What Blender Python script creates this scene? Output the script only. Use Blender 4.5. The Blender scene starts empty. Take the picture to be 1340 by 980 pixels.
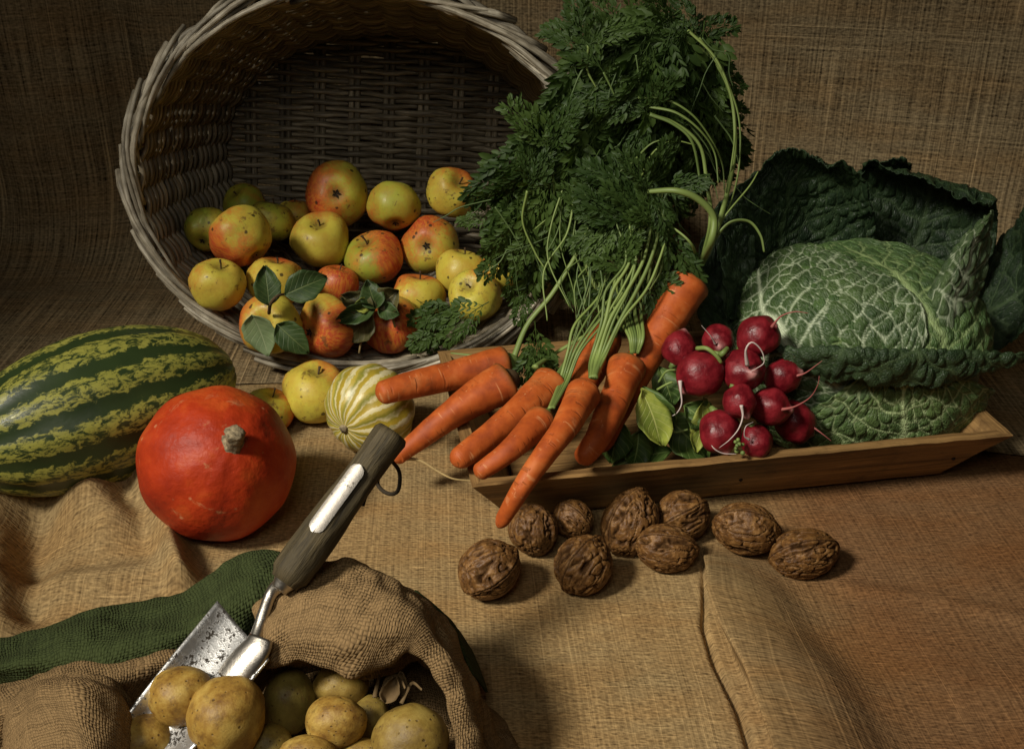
import bpy, math, random
import numpy as np
from mathutils import Vector, Matrix, Quaternion
R = math.radians
rnd = random.Random(7)
rng = np.random.RandomState(7)
scene = bpy.context.scene
col = scene.collection

# ------------------------------------------------------------------ camera
CAM_H, PITCH, FOC = 0.5, R(28.0), 1489.0          # metres, radians, focal length in photo pixels (1340 wide)
cam = bpy.data.objects.new('camera', bpy.data.cameras.new('camera'))
col.objects.link(cam)
cam.location = (0, 0, CAM_H)
cam.rotation_euler = (R(90) - PITCH, 0, 0)
cam.data.sensor_width = 36.0
cam.data.lens = 36.0 * FOC / 1340.0
cam.data.clip_start = 0.02
cam.data.clip_end = 50
scene.camera = cam
# ------------------------------------------------------------------ world and lamps
world = bpy.data.worlds.new('World')
scene.world = world
world.use_nodes = True
bg = world.node_tree.nodes['Background']
bg.inputs[0].default_value = (1.0, 0.86, 0.68, 1)
bg.inputs[1].default_value = 0.006


def area_lamp(name, loc, target, size, power, colour):
    d = bpy.data.lights.new(name, 'AREA')
    d.shape = 'DISK'
    d.size = size
    d.energy = power
    d.color = colour
    o = bpy.data.objects.new(name, d)
    col.objects.link(o)
    o.location = loc
    o.rotation_euler = (Vector(target) - Vector(loc)).to_track_quat('-Z', 'Y').to_euler()
    return o




def spot_lamp(name, loc, target, cone, radius, power, colour):
    d = bpy.data.lights.new(name, 'SPOT')
    d.spot_size = R(cone)
    d.spot_blend = 1.0
    d.shadow_soft_size = radius
    d.energy = power
    d.color = colour
    o = bpy.data.objects.new(name, d)
    col.objects.link(o)
    o.location = loc
    o.rotation_euler = (Vector(target) - Vector(loc)).to_track_quat('-Z', 'Y').to_euler()
    return o


spot_lamp('key_lamp', (-1.45, -0.50, 1.95), (0.06, 0.70, 0.02), 27, 0.24, 390.0, (1.0, 0.94, 0.82))
area_lamp('front_fill', (-0.12, -0.15, 0.95), (0.08, 1.0, 0.18), 0.40, 2.0, (1.0, 0.95, 0.85))  # added fill light, brightens the basket inside, cabbage and backdrop
vs = scene.view_settings
vs.view_transform = 'Standard'
vs.look = 'None'
vs.exposure = -0.15
vs.gamma = 1.0
vs.use_curve_mapping = False
scene.cycles.use_denoising = True

# ------------------------------------------------------------------ geometry helpers
_sp, _cp = math.sin(PITCH), math.cos(PITCH)


def ray(px, py):
    a, b = (px - 670.0) / FOC, (490.0 - py) / FOC
    return Vector((a, b * _sp + _cp, b * _cp - _sp))


def P(px, py, z=0.0):
    d = ray(px, py)
    t = (z - CAM_H) / d.z
    return Vector((d.x * t, d.y * t, z))


def PY(px, py, y):
    d = ray(px, py)
    t = y / d.y
    return Vector((d.x * t, y, CAM_H + d.z * t))


def mpp(p):            # metres per photo pixel at a point
    return (p[1] * _cp + (CAM_H - p[2]) * _sp) / FOC


def _hash(ix, iy, iz, seed):
    n = (ix * 374761393 + iy * 668265263 + iz * 2147483647 + seed * 974711) & 0x7fffffff
    n = (n ^ (n >> 13)) * 1274126177 & 0x7fffffff
    n = (n ^ (n >> 16)) & 0xffff
    return n / 32767.5 - 1.0


def vnoise(p, seed=0):
    p = np.asarray(p, dtype=np.float64)
    f = np.floor(p).astype(np.int64)
    w = p - f
    w = w * w * w * (w * (w * 6 - 15) + 10)
    o = np.zeros(len(p))
    for i in (0, 1):
        for j in (0, 1):
            for k in (0, 1):
                h = _hash(f[:, 0] + i, f[:, 1] + j, f[:, 2] + k, seed)
                o += h * (w[:, 0] if i else 1 - w[:, 0]) * (w[:, 1] if j else 1 - w[:, 1]) * (w[:, 2] if k else 1 - w[:, 2])
    return o


def fbm(p, octaves=3, seed=0):
    p = np.asarray(p, dtype=np.float64)
    o, a = np.zeros(len(p)), 1.0
    for i in range(octaves):
        o += a * vnoise(p, seed + i * 17)
        p = p * 2.03 + 5.7
        a *= 0.5
    return o


def mesh_obj(name, verts, faces, mat=None, parent=None, uv=None, smooth=True):
    me = bpy.data.meshes.new(name)
    me.from_pydata([tuple(v) for v in verts], [], faces)
    if uv is not None:
        lay = me.uv_layers.new(name='UVMap')
        li = np.empty(len(me.loops), dtype=np.int32)
        me.loops.foreach_get('vertex_index', li)
        lay.data.foreach_set('uv', np.asarray(uv, dtype=np.float32)[li].ravel())
    if smooth:
        me.polygons.foreach_set('use_smooth', [True] * len(me.polygons))
    if mat:
        me.materials.append(mat)
    me.update()
    o = bpy.data.objects.new(name, me)
    col.objects.link(o)
    if parent:
        o.parent = parent
    return o


def data_obj(name, me, parent=None):
    o = bpy.data.objects.new(name, me)
    col.objects.link(o)
    if parent:
        o.parent = parent
    return o


def empty(name, loc=(0, 0, 0)):
    o = bpy.data.objects.new(name, None)
    col.objects.link(o)
    o.location = loc
    o.empty_display_size = 0.02
    return o


def tag(o, label, cat, group=None, kind=None):
    o['label'] = label
    o['category'] = cat
    if group:
        o['group'] = group
    if kind:
        o['kind'] = kind
    return o


def at_base(o, parent_loc):
    """children verts are in world space: put the thing's origin at its base"""
    o.location = parent_loc
    return o


def crom(pts, n):
    """Catmull-Rom resample of a polyline to n points, roughly even in arc length"""
    p = np.array([tuple(q) for q in pts], dtype=float)
    if len(p) == 2:
        t = np.linspace(0, 1, n)[:, None]
        return p[0] * (1 - t) + p[1] * t
    e = np.vstack([2 * p[0] - p[1], p, 2 * p[-1] - p[-2]])
    seg = np.linalg.norm(np.diff(p[:, :3], axis=0), axis=1) + 1e-9
    cum = np.concatenate([[0], np.cumsum(seg)])
    s = np.linspace(0, cum[-1], n)
    k = np.clip(np.searchsorted(cum, s, side='right') - 1, 0, len(p) - 2)
    t = ((s - cum[k]) / seg[k])[:, None]
    p0, p1, p2, p3 = e[k], e[k + 1], e[k + 2], e[k + 3]
    return 0.5 * ((2 * p1) + (-p0 + p2) * t + (2 * p0 - 5 * p1 + 4 * p2 - p3) * t ** 2 + (-p0 + 3 * p1 - 3 * p2 + p3) * t ** 3)


def tube_data(pts, radii, sides=8, flat=1.0, cap=True, disp=None, ref=None):
    """tube along pts (already sampled). returns verts, faces, uv (u around in 0..1, v along in metres)"""
    p = np.asarray(pts, dtype=float)
    n = len(p)
    radii = np.broadcast_to(np.asarray(radii, dtype=float), (n,))
    tan = np.gradient(p, axis=0)
    tan /= np.linalg.norm(tan, axis=1)[:, None] + 1e-12
    ref = np.array([0.0, 0.0, 1.0]) if ref is None else np.asarray(ref, dtype=float)
    if abs(np.dot(ref, tan[0])) > 0.95:
        ref = np.array([1.0, 0.0, 0.0])
    nrm = np.zeros_like(p)
    v = ref - tan[0] * np.dot(ref, tan[0])
    v /= np.linalg.norm(v)
    for i in range(n):
        v = v - tan[i] * np.dot(v, tan[i])
        v /= np.linalg.norm(v) + 1e-12
        nrm[i] = v
    bi = np.cross(tan, nrm)
    a = np.linspace(0, 2 * math.pi, sides, endpoint=False)
    ca, sa = np.cos(a), np.sin(a)
    length = np.concatenate([[0], np.cumsum(np.linalg.norm(np.diff(p, axis=0), axis=1))])
    rr = radii[:, None] * np.ones(sides)[None, :]
    if disp is not None:
        rr = rr * disp(length[:, None] * np.ones(sides)[None, :], np.ones(n)[:, None] * a[None, :])
    V = p[:, None, :] + rr[:, :, None] * (flat * ca[None, :, None] * nrm[:, None, :] + sa[None, :, None] * bi[:, None, :])
    V = V.reshape(-1, 3)
    uv = np.stack([np.tile(a / (2 * math.pi), n), np.repeat(length, sides)], axis=1)
    F = []
    for i in range(n - 1):
        b = i * sides
        for j in range(sides):
            k = (j + 1) % sides
            F.append((b + j, b + k, b + sides + k, b + sides + j))
    if cap:
        F.append(tuple(reversed(range(sides))))
        F.append(tuple(range((n - 1) * sides, n * sides)))
    return V, F, uv


def tube(name, pts, radii, mat, parent=None, sides=8, n=None, **kw):
    q = crom(pts, n) if n else np.array([tuple(x) for x in pts], dtype=float)
    if np.ndim(radii) and len(radii) != len(q):
        radii = np.interp(np.linspace(0, 1, len(q)), np.linspace(0, 1, len(radii)), radii)
    V, F, uv = tube_data(q, radii, sides, **kw)
    if parent is not None and parent.type == 'EMPTY':
        V = V - np.array(parent.location)
    return mesh_obj(name, V, F, mat, parent, uv)


def loft_data(rows, nu, nv, wr=None):
    """rows: list of point lists; each resampled to nu, then splined across to nv"""
    g = np.stack([crom(r, nu) for r in rows])            # rows, nu, 3
    out = np.stack([crom(g[:, i, :], nv) for i in range(nu)], axis=1)   # nv, nu, 3
    du = np.linalg.norm(np.diff(out, axis=1), axis=2).mean(axis=0)
    dv = np.linalg.norm(np.diff(out, axis=0), axis=2).mean(axis=1)
    U = np.concatenate([[0], np.cumsum(du)])
    W = np.concatenate([[0], np.cumsum(dv)])
    uv = np.stack(np.meshgrid(U, W), axis=2).reshape(-1, 2)
    F = []
    for i in range(nv - 1):
        for j in range(nu - 1):
            a = i * nu + j
            F.append((a, a + 1, a + nu + 1, a + nu))
    return out, F, uv


def grid_normals(g):
    du = np.gradient(g, axis=1)
    dv = np.gradient(g, axis=0)
    n = np.cross(du, dv)
    return n / (np.linalg.norm(n, axis=2)[:, :, None] + 1e-12)


def solid(o, th, offset=-1.0):
    m = o.modifiers.new('thickness', 'SOLIDIFY')
    m.thickness = th
    m.offset = offset
    return o


def sphere_data(nu=32, nv=20):
    """unit sphere grid: verts, faces, (phi, theta) arrays; poles on z"""
    V, ph, th = [], [], []
    V.append((0, 0, 1)); ph.append(0); th.append(0)
    for i in range(1, nv):
        f = math.pi * i / nv
        for j in range(nu):
            t = 2 * math.pi * j / nu
            V.append((math.sin(f) * math.cos(t), math.sin(f) * math.sin(t), math.cos(f)))
            ph.append(f); th.append(t)
    V.append((0, 0, -1)); ph.append(math.pi); th.append(0)
    F = []
    for j in range(nu):
        F.append((0, 1 + j, 1 + (j + 1) % nu))
    for i in range(nv - 2):
        b = 1 + i * nu
        for j in range(nu):
            k = (j + 1) % nu
            F.append((b + j, b + nu + j, b + nu + k, b + k))
    b = 1 + (nv - 2) * nu
    last = len(V) - 1
    for j in range(nu):
        F.append((b + j, last, b + (j + 1) % nu))
    return np.array(V, dtype=float), F, np.array(ph), np.array(th)


def orient(axis, spin=0.0):
    """rotation taking +z to axis, then spun about it"""
    q = Vector((0, 0, 1)).rotation_difference(Vector(axis).normalized())
    return Quaternion(Vector(axis).normalized(), spin) @ q


# ------------------------------------------------------------------ material helpers
class M:
    def __init__(s, name):
        s.m = bpy.data.materials.new(name)
        s.m.use_nodes = True
        s.t = s.m.node_tree
        s.b = s.t.nodes['Principled BSDF']
        s.out = s.t.nodes['Material Output']

    def n(s, typ, **kw):
        x = s.t.nodes.new('ShaderNode' + typ)
        for k, v in kw.items():
            setattr(x, k, v)
        return x

    def put(s, sock, v):
        if isinstance(v, bpy.types.NodeSocket):
            s.t.links.new(v, sock)
        elif isinstance(v, (tuple, list)) and len(v) == 3 and sock.type == 'RGBA':
            sock.default_value = (*v, 1)
        else:
            sock.default_value = v

    def coord(s, what='Object'):
        return s.n('TexCoord').outputs[what]

    def mapping(s, vec, scale=(1, 1, 1), rot=(0, 0, 0), loc=(0, 0, 0)):
        x = s.n('Mapping')
        s.put(x.inputs['Vector'], vec)
        x.inputs['Scale'].default_value = scale
        x.inputs['Rotation'].default_value = rot
        s.put(x.inputs['Location'], loc)
        return x.outputs[0]

    def noise(s, vec, scale, detail=3, rough=0.55, dist=0.0, out=0):
        x = s.n('TexNoise')
        s.put(x.inputs['Vector'], vec)
        x.inputs['Scale'].default_value = scale
        x.inputs['Detail'].default_value = detail
        x.inputs['Roughness'].default_value = rough
        x.inputs['Distortion'].default_value = dist
        return x.outputs[out]

    def voro(s, vec, scale, feature='F1', out=0, rand=1.0):
        x = s.n('TexVoronoi', feature=feature)
        s.put(x.inputs['Vector'], vec)
        x.inputs['Scale'].default_value = scale
        x.inputs['Randomness'].default_value = rand
        return x.outputs[out]

    def math(s, op, a, b=0.0, c=0.0, clamp=False):
        x = s.n('Math', operation=op, use_clamp=clamp)
        s.put(x.inputs[0], a)
        s.put(x.inputs[1], b)
        s.put(x.inputs[2], c)
        return x.outputs[0]

    def ramp(s, fac, stops, interp='LINEAR'):
        x = s.n('ValToRGB')
        s.put(x.inputs[0], fac)
        e = x.color_ramp.elements
        x.color_ramp.interpolation = interp
        while len(e) < len(stops):
            e.new(0.5)
        for k, (pos, c) in zip(e, stops):
            k.position = pos
            k.color = (*c, 1) if not np.isscalar(c) else (c, c, c, 1)
        return x.outputs[0]

    def mix(s, fac, a, b, mode='MIX'):
        x = s.n('Mix', data_type='RGBA', blend_type=mode)
        s.put(x.inputs[0], fac)
        s.put(x.inputs[6], a)
        s.put(x.inputs[7], b)
        return x.outputs[2]

    def range(s, v, a, b, c=0.0, d=1.0, smooth=True):
        x = s.n('MapRange', interpolation_type='SMOOTHSTEP' if smooth else 'LINEAR')
        s.put(x.inputs[0], v)
        x.inputs[1].default_value, x.inputs[2].default_value = a, b
        x.inputs[3].default_value, x.inputs[4].default_value = c, d
        return x.outputs[0]

    def sep(s, v):
        x = s.n('SeparateXYZ')
        s.put(x.inputs[0], v)
        return x.outputs

    def comb(s, a, b, c):
        x = s.n('CombineXYZ')
        for i, v in enumerate((a, b, c)):
            s.put(x.inputs[i], v)
        return x.outputs[0]

    def bump(s, h, strength=0.5, dist=0.001):
        x = s.n('Bump')
        s.put(x.inputs['Height'], h)
        x.inputs['Strength'].default_value = strength
        x.inputs['Distance'].default_value = dist
        s.t.links.new(x.outputs[0], s.b.inputs['Normal'])
        return x

    def set(s, **kw):
        names = dict(col='Base Color', rough='Roughness', metal='Metallic', spec='Specular IOR Level', coat='Coat Weight',
                     coatr='Coat Roughness', sss='Subsurface Weight', sheen='Sheen Weight', trans='Transmission Weight')
        for k, v in kw.items():
            s.put(s.b.inputs[names[k]], v)
        return s.m

    def rand(s):
        return s.n('ObjectInfo').outputs['Random']

    def objcol(s):
        x = s.n('SeparateColor')
        s.t.links.new(s.n('ObjectInfo').outputs['Color'], x.inputs[0])
        return x.outputs


def cloth_material(name, pitch, dark, light, tint=None, contrast=1.0, bump=0.9, slub=0.5, wobble=0.0006, hole=0.0, weft=0.5, grid=0.42, fine=1.0):
    """plain weave in UV metres: warp and weft threads with slubs, uneven thread tone"""
    m = M(name)
    uv = m.coord('UV')
    wob = m.noise(uv, 35, 3, out=1)
    x = m.n('VectorMath', operation='MULTIPLY_ADD')
    m.put(x.inputs[0], wob)
    x.inputs[1].default_value = (wobble * 8, wobble * 8, 0)
    m.put(x.inputs[2], uv)
    u, v, _ = m.sep(x.outputs[0])
    us, vsx = m.math('MULTIPLY', u, 1 / pitch), m.math('MULTIPLY', v, 1 / pitch)
    hu = m.math('ABSOLUTE', m.math('SINE', m.math('MULTIPLY', us, math.pi)))
    hv = m.math('ABSOLUTE', m.math('SINE', m.math('MULTIPLY', vsx, math.pi)))
    fu, fv = m.math('FLOOR', us), m.math('FLOOR', vsx)
    par = m.math('FLOORED_MODULO', m.math('ADD', fu, fv), 2.0)
    over = m.math('ADD', m.math('MULTIPLY', m.math('MULTIPLY', hu, par), m.math('ADD', 0.6, m.math('MULTIPLY', hv, 0.4))),
                  m.math('MULTIPLY', m.math('MULTIPLY', hv, m.math('SUBTRACT', 1.0, par)), m.math('ADD', 0.6, m.math('MULTIPLY', hu, 0.4))))
    # per-thread tone
    w1 = m.n('TexWhiteNoise', noise_dimensions='1D')
    m.put(w1.inputs['W'], fu)
    w2 = m.n('TexWhiteNoise', noise_dimensions='1D')
    m.put(w2.inputs['W'], m.math('ADD', fv, 91.3))
    tone_t = m.math('ADD', m.math('MULTIPLY', w1.outputs[0], par), m.math('MULTIPLY', w2.outputs[0], m.math('SUBTRACT', 1.0, par)))
    sl1 = m.noise(m.mapping(uv, (30, 420 * fine, 1)), 1.0, 2)
    sl2 = m.noise(m.mapping(uv, (420 * fine, 30, 1)), 1.0, 2)
    th1 = m.range(m.noise(m.mapping(uv, (16, 700 * fine, 1)), 1.0, 1), 0.62, 0.72)
    th2 = m.range(m.noise(m.mapping(uv, (700 * fine, 16, 1)), 1.0, 1), 0.62, 0.72)
    streak = m.math('MULTIPLY', m.math('ADD', th1, th2), slub * 0.55)
    tone = m.math('ADD', m.math('MULTIPLY', tone_t, 0.4), m.math('ADD', streak, m.math('MULTIPLY', m.math('SUBTRACT', m.math('ADD', sl1, sl2), 0.25), slub * 0.75)))
    lines = m.math('ADD', m.math('MULTIPLY', hv, weft), m.math('MULTIPLY', over, 1.0 - weft))
    bands = m.noise(m.mapping(uv, (5, 130, 1)), 1.0, 3)
    tone = m.math('ADD', tone, m.math('MULTIPLY', m.math('SUBTRACT', bands, 0.5), 0.5 * slub))
    tone = m.math('ADD', m.math('MULTIPLY', tone, contrast), m.math('MULTIPLY', lines, grid))
    fac = m.range(tone, 0.2, 1.25, smooth=False)
    c = m.mix(fac, dark, light)
    if tint:
        c = tint(m, c)
    m.set(col=c, rough=0.9, spec=0.12)
    m.bump(m.math('ADD', over, m.math('MULTIPLY', m.math('ADD', sl1, sl2), 0.6)), bump, pitch * 0.35)
    if hole:
        pass
    return m.m


def table_tint(m, c):
    ob = m.coord('Object')
    big = m.noise(ob, 3.2, 2)
    x, y, z = m.sep(ob)
    # darker russet tone towards larger x, beyond the pleat, broken up by noise
    side = m.math('ADD', m.math('MULTIPLY', x, 3.0), m.math('MULTIPLY', big, 0.9))
    f = m.range(side, 0.70, 1.2)
    c = m.mix(m.math('MULTIPLY', f, 0.75), c, m.mix(1.0, c, (0.50, 0.30, 0.26), 'MULTIPLY'))
    pat = m.range(m.noise(m.mapping(ob, (2.5, 5.0, 1)), 2.0, 4), 0.35, 0.7)
    c = m.mix(m.math('MULTIPLY', pat, 0.35), c, m.mix(1.0, c, (0.95, 0.72, 0.48), 'MULTIPLY'))
    st = m.range(m.noise(ob, 9.0, 5), 0.55, 0.8)
    return m.mix(m.math('MULTIPLY', st, 0.3), c, m.mix(1.0, c, (0.6, 0.55, 0.5), 'MULTIPLY'))


def linen_material(name, dark, light, fu, fv, wu, wv, seam=0.0, tint=None, warm=(1.0, 0.78, 0.55), bump=0.7, gain=1.0, lenu=14.0):
    """loose uneven weave in UV metres: threads along v (density fu per metre) and along u (density fv), each broken and of uneven tone"""
    m = M(name)
    uv = m.coord('UV')
    x = m.n('VectorMath', operation='MULTIPLY_ADD')
    m.put(x.inputs[0], m.noise(uv, 7, 2, out=1))
    x.inputs[1].default_value = (0.0022, 0.0022, 0)
    m.put(x.inputs[2], uv)
    q = x.outputs[0]
    warp = m.noise(m.mapping(q, (fu, 9, 1)), 1.0, 1.5, 0.6)
    weft = m.noise(m.mapping(q, (lenu, fv, 1)), 1.0, 1.5, 0.6)
    dash = m.noise(m.mapping(q, (fu * 0.55, fv, 1)), 1.0, 1.0, 0.5)
    bu = m.range(m.noise(m.mapping(q, (fu * 0.6, 3.0, 1), loc=(7, 3, 0)), 1.0, 1), 0.63, 0.74)
    bv = m.range(m.noise(m.mapping(q, (lenu * 0.3, fv * 0.6, 1), loc=(2, 9, 0)), 1.0, 1), 0.63, 0.74)
    h = m.math('ADD', m.math('MULTIPLY', m.math('SUBTRACT', warp, 0.5), wu), m.math('MULTIPLY', m.math('SUBTRACT', weft, 0.5), wv))
    h = m.math('ADD', h, m.math('MULTIPLY', m.math('SUBTRACT', dash, 0.5), 0.9))
    h = m.math('ADD', h, m.math('ADD', m.math('MULTIPLY', bu, 0.35 * wu), m.math('MULTIPLY', bv, 0.35 * wv)))
    f = m.math('ADD', m.math('MULTIPLY', h, gain), 0.42, clamp=True)
    c = m.mix(f, dark, light)
    pt = m.range(m.noise(m.mapping(uv, (9, 26, 1)), 1.0, 4, 0.6), 0.38, 0.68)
    c = m.mix(m.math('MULTIPLY', pt, 0.45), c, m.mix(1.0, c, warm, 'MULTIPLY'))
    if tint:
        c = tint(m, c)
    m.set(col=c, rough=0.9, spec=0.10)
    m.bump(h, bump, 0.0012)
    return m.m


MAT = {}
MAT['table'] = linen_material('table linen', (0.070, 0.043, 0.019), (0.60, 0.43, 0.205), 560, 620, 0.6, 0.8, tint=table_tint, gain=0.85, lenu=95.0)
MAT['wall'] = linen_material('backdrop linen', (0.026, 0.018, 0.009), (0.52, 0.39, 0.215), 460, 420, 1.3, 0.7, gain=0.85)
MAT['sack'] = cloth_material('jute sack', 0.0016, (0.016, 0.009, 0.003), (0.27, 0.172, 0.078), None, 1.35, 1.0, 0.8, 0.0014)
MAT['green_net'] = cloth_material('green knit', 0.0019, (0.006, 0.010, 0.004), (0.046, 0.060, 0.020), None, 1.2, 1.0, 0.9, 0.0014)


def wood_material(name, dark, light, scale=(3, 60, 60), rough=0.6, fine=260):
    m = M(name)
    uv = m.coord('UV')
    v = m.mapping(uv, scale)
    n1 = m.noise(v, 1.0, 5, 0.6, 0.6)
    n2 = m.noise(m.mapping(uv, (12, fine, 1)), 1.0, 3)
    f = m.math('ADD', m.math('MULTIPLY', n1, 0.7), m.math('MULTIPLY', n2, 0.3))
    c = m.ramp(f, [(0.3, dark), (0.52, tuple(0.5 * (a + b) for a, b in zip(dark, light))), (0.72, light)])
    ob = m.coord('Object')
    stain = m.range(m.noise(ob, 22, 5, 0.7), 0.52, 0.72)
    c = m.mix(m.math('MULTIPLY', stain, 0.55), c, (0.03, 0.016, 0.008))
    scuff = m.range(m.noise(m.mapping(uv, (40, 160, 1)), 1.0, 4, 0.7), 0.64, 0.72)
    c = m.mix(m.math('MULTIPLY', scuff, 0.5), c, tuple(min(1.0, x * 1.5) for x in light))
    m.set(col=c, rough=rough, spec=0.3)
    m.bump(m.math('ADD', f, m.math('MULTIPLY', stain, -0.3)), 0.8, 0.0016)
    return m.m


MAT['crate'] = wood_material('crate pine', (0.055, 0.024, 0.008), (0.46, 0.27, 0.10), (6, 110, 1), 0.5, 420)
MAT['handle'] = wood_material('weathered ash', (0.010, 0.008, 0.004), (0.14, 0.105, 0.05), (16, 18, 1), 0.7, 70)


def wicker_material():
    m = M('weathered willow')
    uv = m.coord('UV')
    f = m.noise(m.mapping(uv, (8, 25, 1)), 1.0, 4, 0.6)
    f2 = m.noise(m.coord('Object'), 60, 3)
    c = m.ramp(m.math('ADD', m.math('MULTIPLY', f, 0.6), m.math('MULTIPLY', f2, 0.4)), [(0.36, (0.10, 0.082, 0.056)), (0.5, (0.33, 0.285, 0.205)), (0.64, (0.66, 0.60, 0.47))])
    r = m.range(m.rand(), 0, 1, 0.45, 1.2, False)
    c = m.mix(1.0, c, m.comb(r, r, r), 'MULTIPLY')
    m.set(col=c, rough=0.5, spec=0.4)
    m.bump(f, 0.4, 0.001)
    return m.m


MAT['wicker'] = wicker_material()


def weave_material():
    m = M('brown willow')
    uv = m.coord('UV')
    f = m.noise(m.mapping(uv, (6, 30, 1)), 1.0, 4, 0.6)
    c = m.ramp(f, [(0.3, (0.06, 0.046, 0.028)), (0.5, (0.19, 0.155, 0.10)), (0.7, (0.42, 0.36, 0.25))])
    r = m.range(m.rand(), 0, 1, 0.45, 1.3, False)
    c = m.mix(1.0, c, m.comb(r, r, r), 'MULTIPLY')
    m.set(col=c, rough=0.5, spec=0.4)
    m.bump(f, 0.4, 0.001)
    return m.m


MAT['weave'] = weave_material()


def apple_material():
    """object colour: R = blush amount, G = greenness, B = russet"""
    m = M('apple skin')
    ob = m.coord('Object')
    r, g, b = m.objcol()[:3]
    loc = m.n('ObjectInfo').outputs['Random']
    off = m.comb(m.math('MULTIPLY', loc, 37.0), m.math('MULTIPLY', loc, 11.0), m.math('MULTIPLY', loc, 5.0))
    sv = m.mapping(ob, (1, 1, 1), loc=off)
    x, y, z = m.sep(ob)
    # ob is in units of apple radius
    streak = m.noise(m.mapping(ob, (7, 7, 0.9), loc=off), 1.6, 4, 0.6)
    blot = m.noise(sv, 1.6, 4, 0.6)
    bl = m.math('ADD', m.math('MULTIPLY', x, 0.62), m.math('ADD', m.math('MULTIPLY', m.math('SUBTRACT', streak, 0.5), 1.1), m.math('MULTIPLY', m.math('SUBTRACT', blot, 0.5), 1.2)))
    bl = m.math('ADD', bl, m.math('SUBTRACT', m.math('MULTIPLY', r, 1.7), 0.62))
    fb = m.range(bl, -0.25, 0.55)
    yel = m.mix(g, (0.70, 0.55, 0.075), (0.36, 0.42, 0.045))
    yel = m.mix(m.range(blot, 0.35, 0.65), yel, m.mix(0.45, yel, (0.50, 0.25, 0.035)))
    red = m.mix(m.range(streak, 0.35, 0.65), (0.50, 0.060, 0.022), (0.64, 0.20, 0.03))
    c = m.mix(fb, yel, red)
    # russet near the stalk end and in patches
    rus = m.math('MULTIPLY', m.range(m.noise(sv, 5, 5, 0.7), 0.5, 0.72), b)
    c = m.mix(rus, c, (0.17, 0.10, 0.035))
    bru = m.range(m.math('ADD', m.noise(sv, 2.3, 5, 0.7), m.math('MULTIPLY', m.noise(sv, 11, 3), 0.12)), 0.66, 0.72)
    c = m.mix(m.math('MULTIPLY', bru, 0.7), c, (0.14, 0.07, 0.022))
    dim = m.range(m.math('SQRT', m.math('ADD', m.math('MULTIPLY', x, x), m.math('MULTIPLY', y, y))), 0.10, 0.34, 1.0, 0.0)
    c = m.mix(m.math('MULTIPLY', dim, 0.55), c, (0.16, 0.13, 0.03))
    # pale lenticels and dark scab spots
    d1 = m.voro(sv, 9.0)
    c = m.mix(m.math('MULTIPLY', m.range(d1, 0.07, 0.13, 1.0, 0.0), 0.4), c, (0.55, 0.40, 0.16))
    d2 = m.voro(m.mapping(sv, (1, 1, 1), loc=(3.3, 1.7, 9.1)), 2.1)
    wob = m.math('ADD', d2, m.math('MULTIPLY', m.math('SUBTRACT', m.noise(sv, 14, 2), 0.5), 0.12))
    c = m.mix(m.math('MULTIPLY', m.range(wob, 0.10, 0.16, 1.0, 0.0), 0.85), c, (0.035, 0.022, 0.010))
    m.set(col=c, rough=m.range(m.noise(sv, 6, 3), 0.3, 0.7, 0.36, 0.55), spec=0.4, sss=0.0)
    m.bump(m.noise(sv, 14, 3), 0.25, 0.0008)
    return m.m


MAT['apple'] = apple_material()


def simple(name, c, rough=0.6, spec=0.3, var=0.25, scale=120, bump=0.2, coord='Object', **kw):
    m = M(name)
    v = m.coord(coord)
    f = m.noise(v, scale, 4, 0.6)
    k = m.range(f, 0.25, 0.75, 1 - var, 1 + var, False)
    m.set(col=m.mix(1.0, c, m.comb(k, k, k), 'MULTIPLY'), rough=rough, spec=spec, **kw)
    m.bump(f, bump, 0.001)
    return m.m


MAT['twig'] = simple('dry twig', (0.075, 0.045, 0.02), 0.75)
MAT['calyx'] = simple('withered calyx', (0.02, 0.013, 0.007), 0.9)
MAT['straw'] = simple('dry straw', (0.34, 0.24, 0.10), 0.7)
MAT['stem_end'] = simple('corky stalk', (0.24, 0.19, 0.115), 0.85, 0.2, 0.85, 330, 0.9)
MAT['root_white'] = simple('white root', (0.60, 0.50, 0.46), 0.5, 0.4, 0.2)
MAT['root_pink'] = simple('pink root', (0.38, 0.11, 0.10), 0.5, 0.4, 0.3)
MAT['husk'] = simple('dry husk', (0.15, 0.095, 0.04), 0.8)
MAT['cord'] = simple('dark cord', (0.035, 0.025, 0.014), 0.85)


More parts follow.
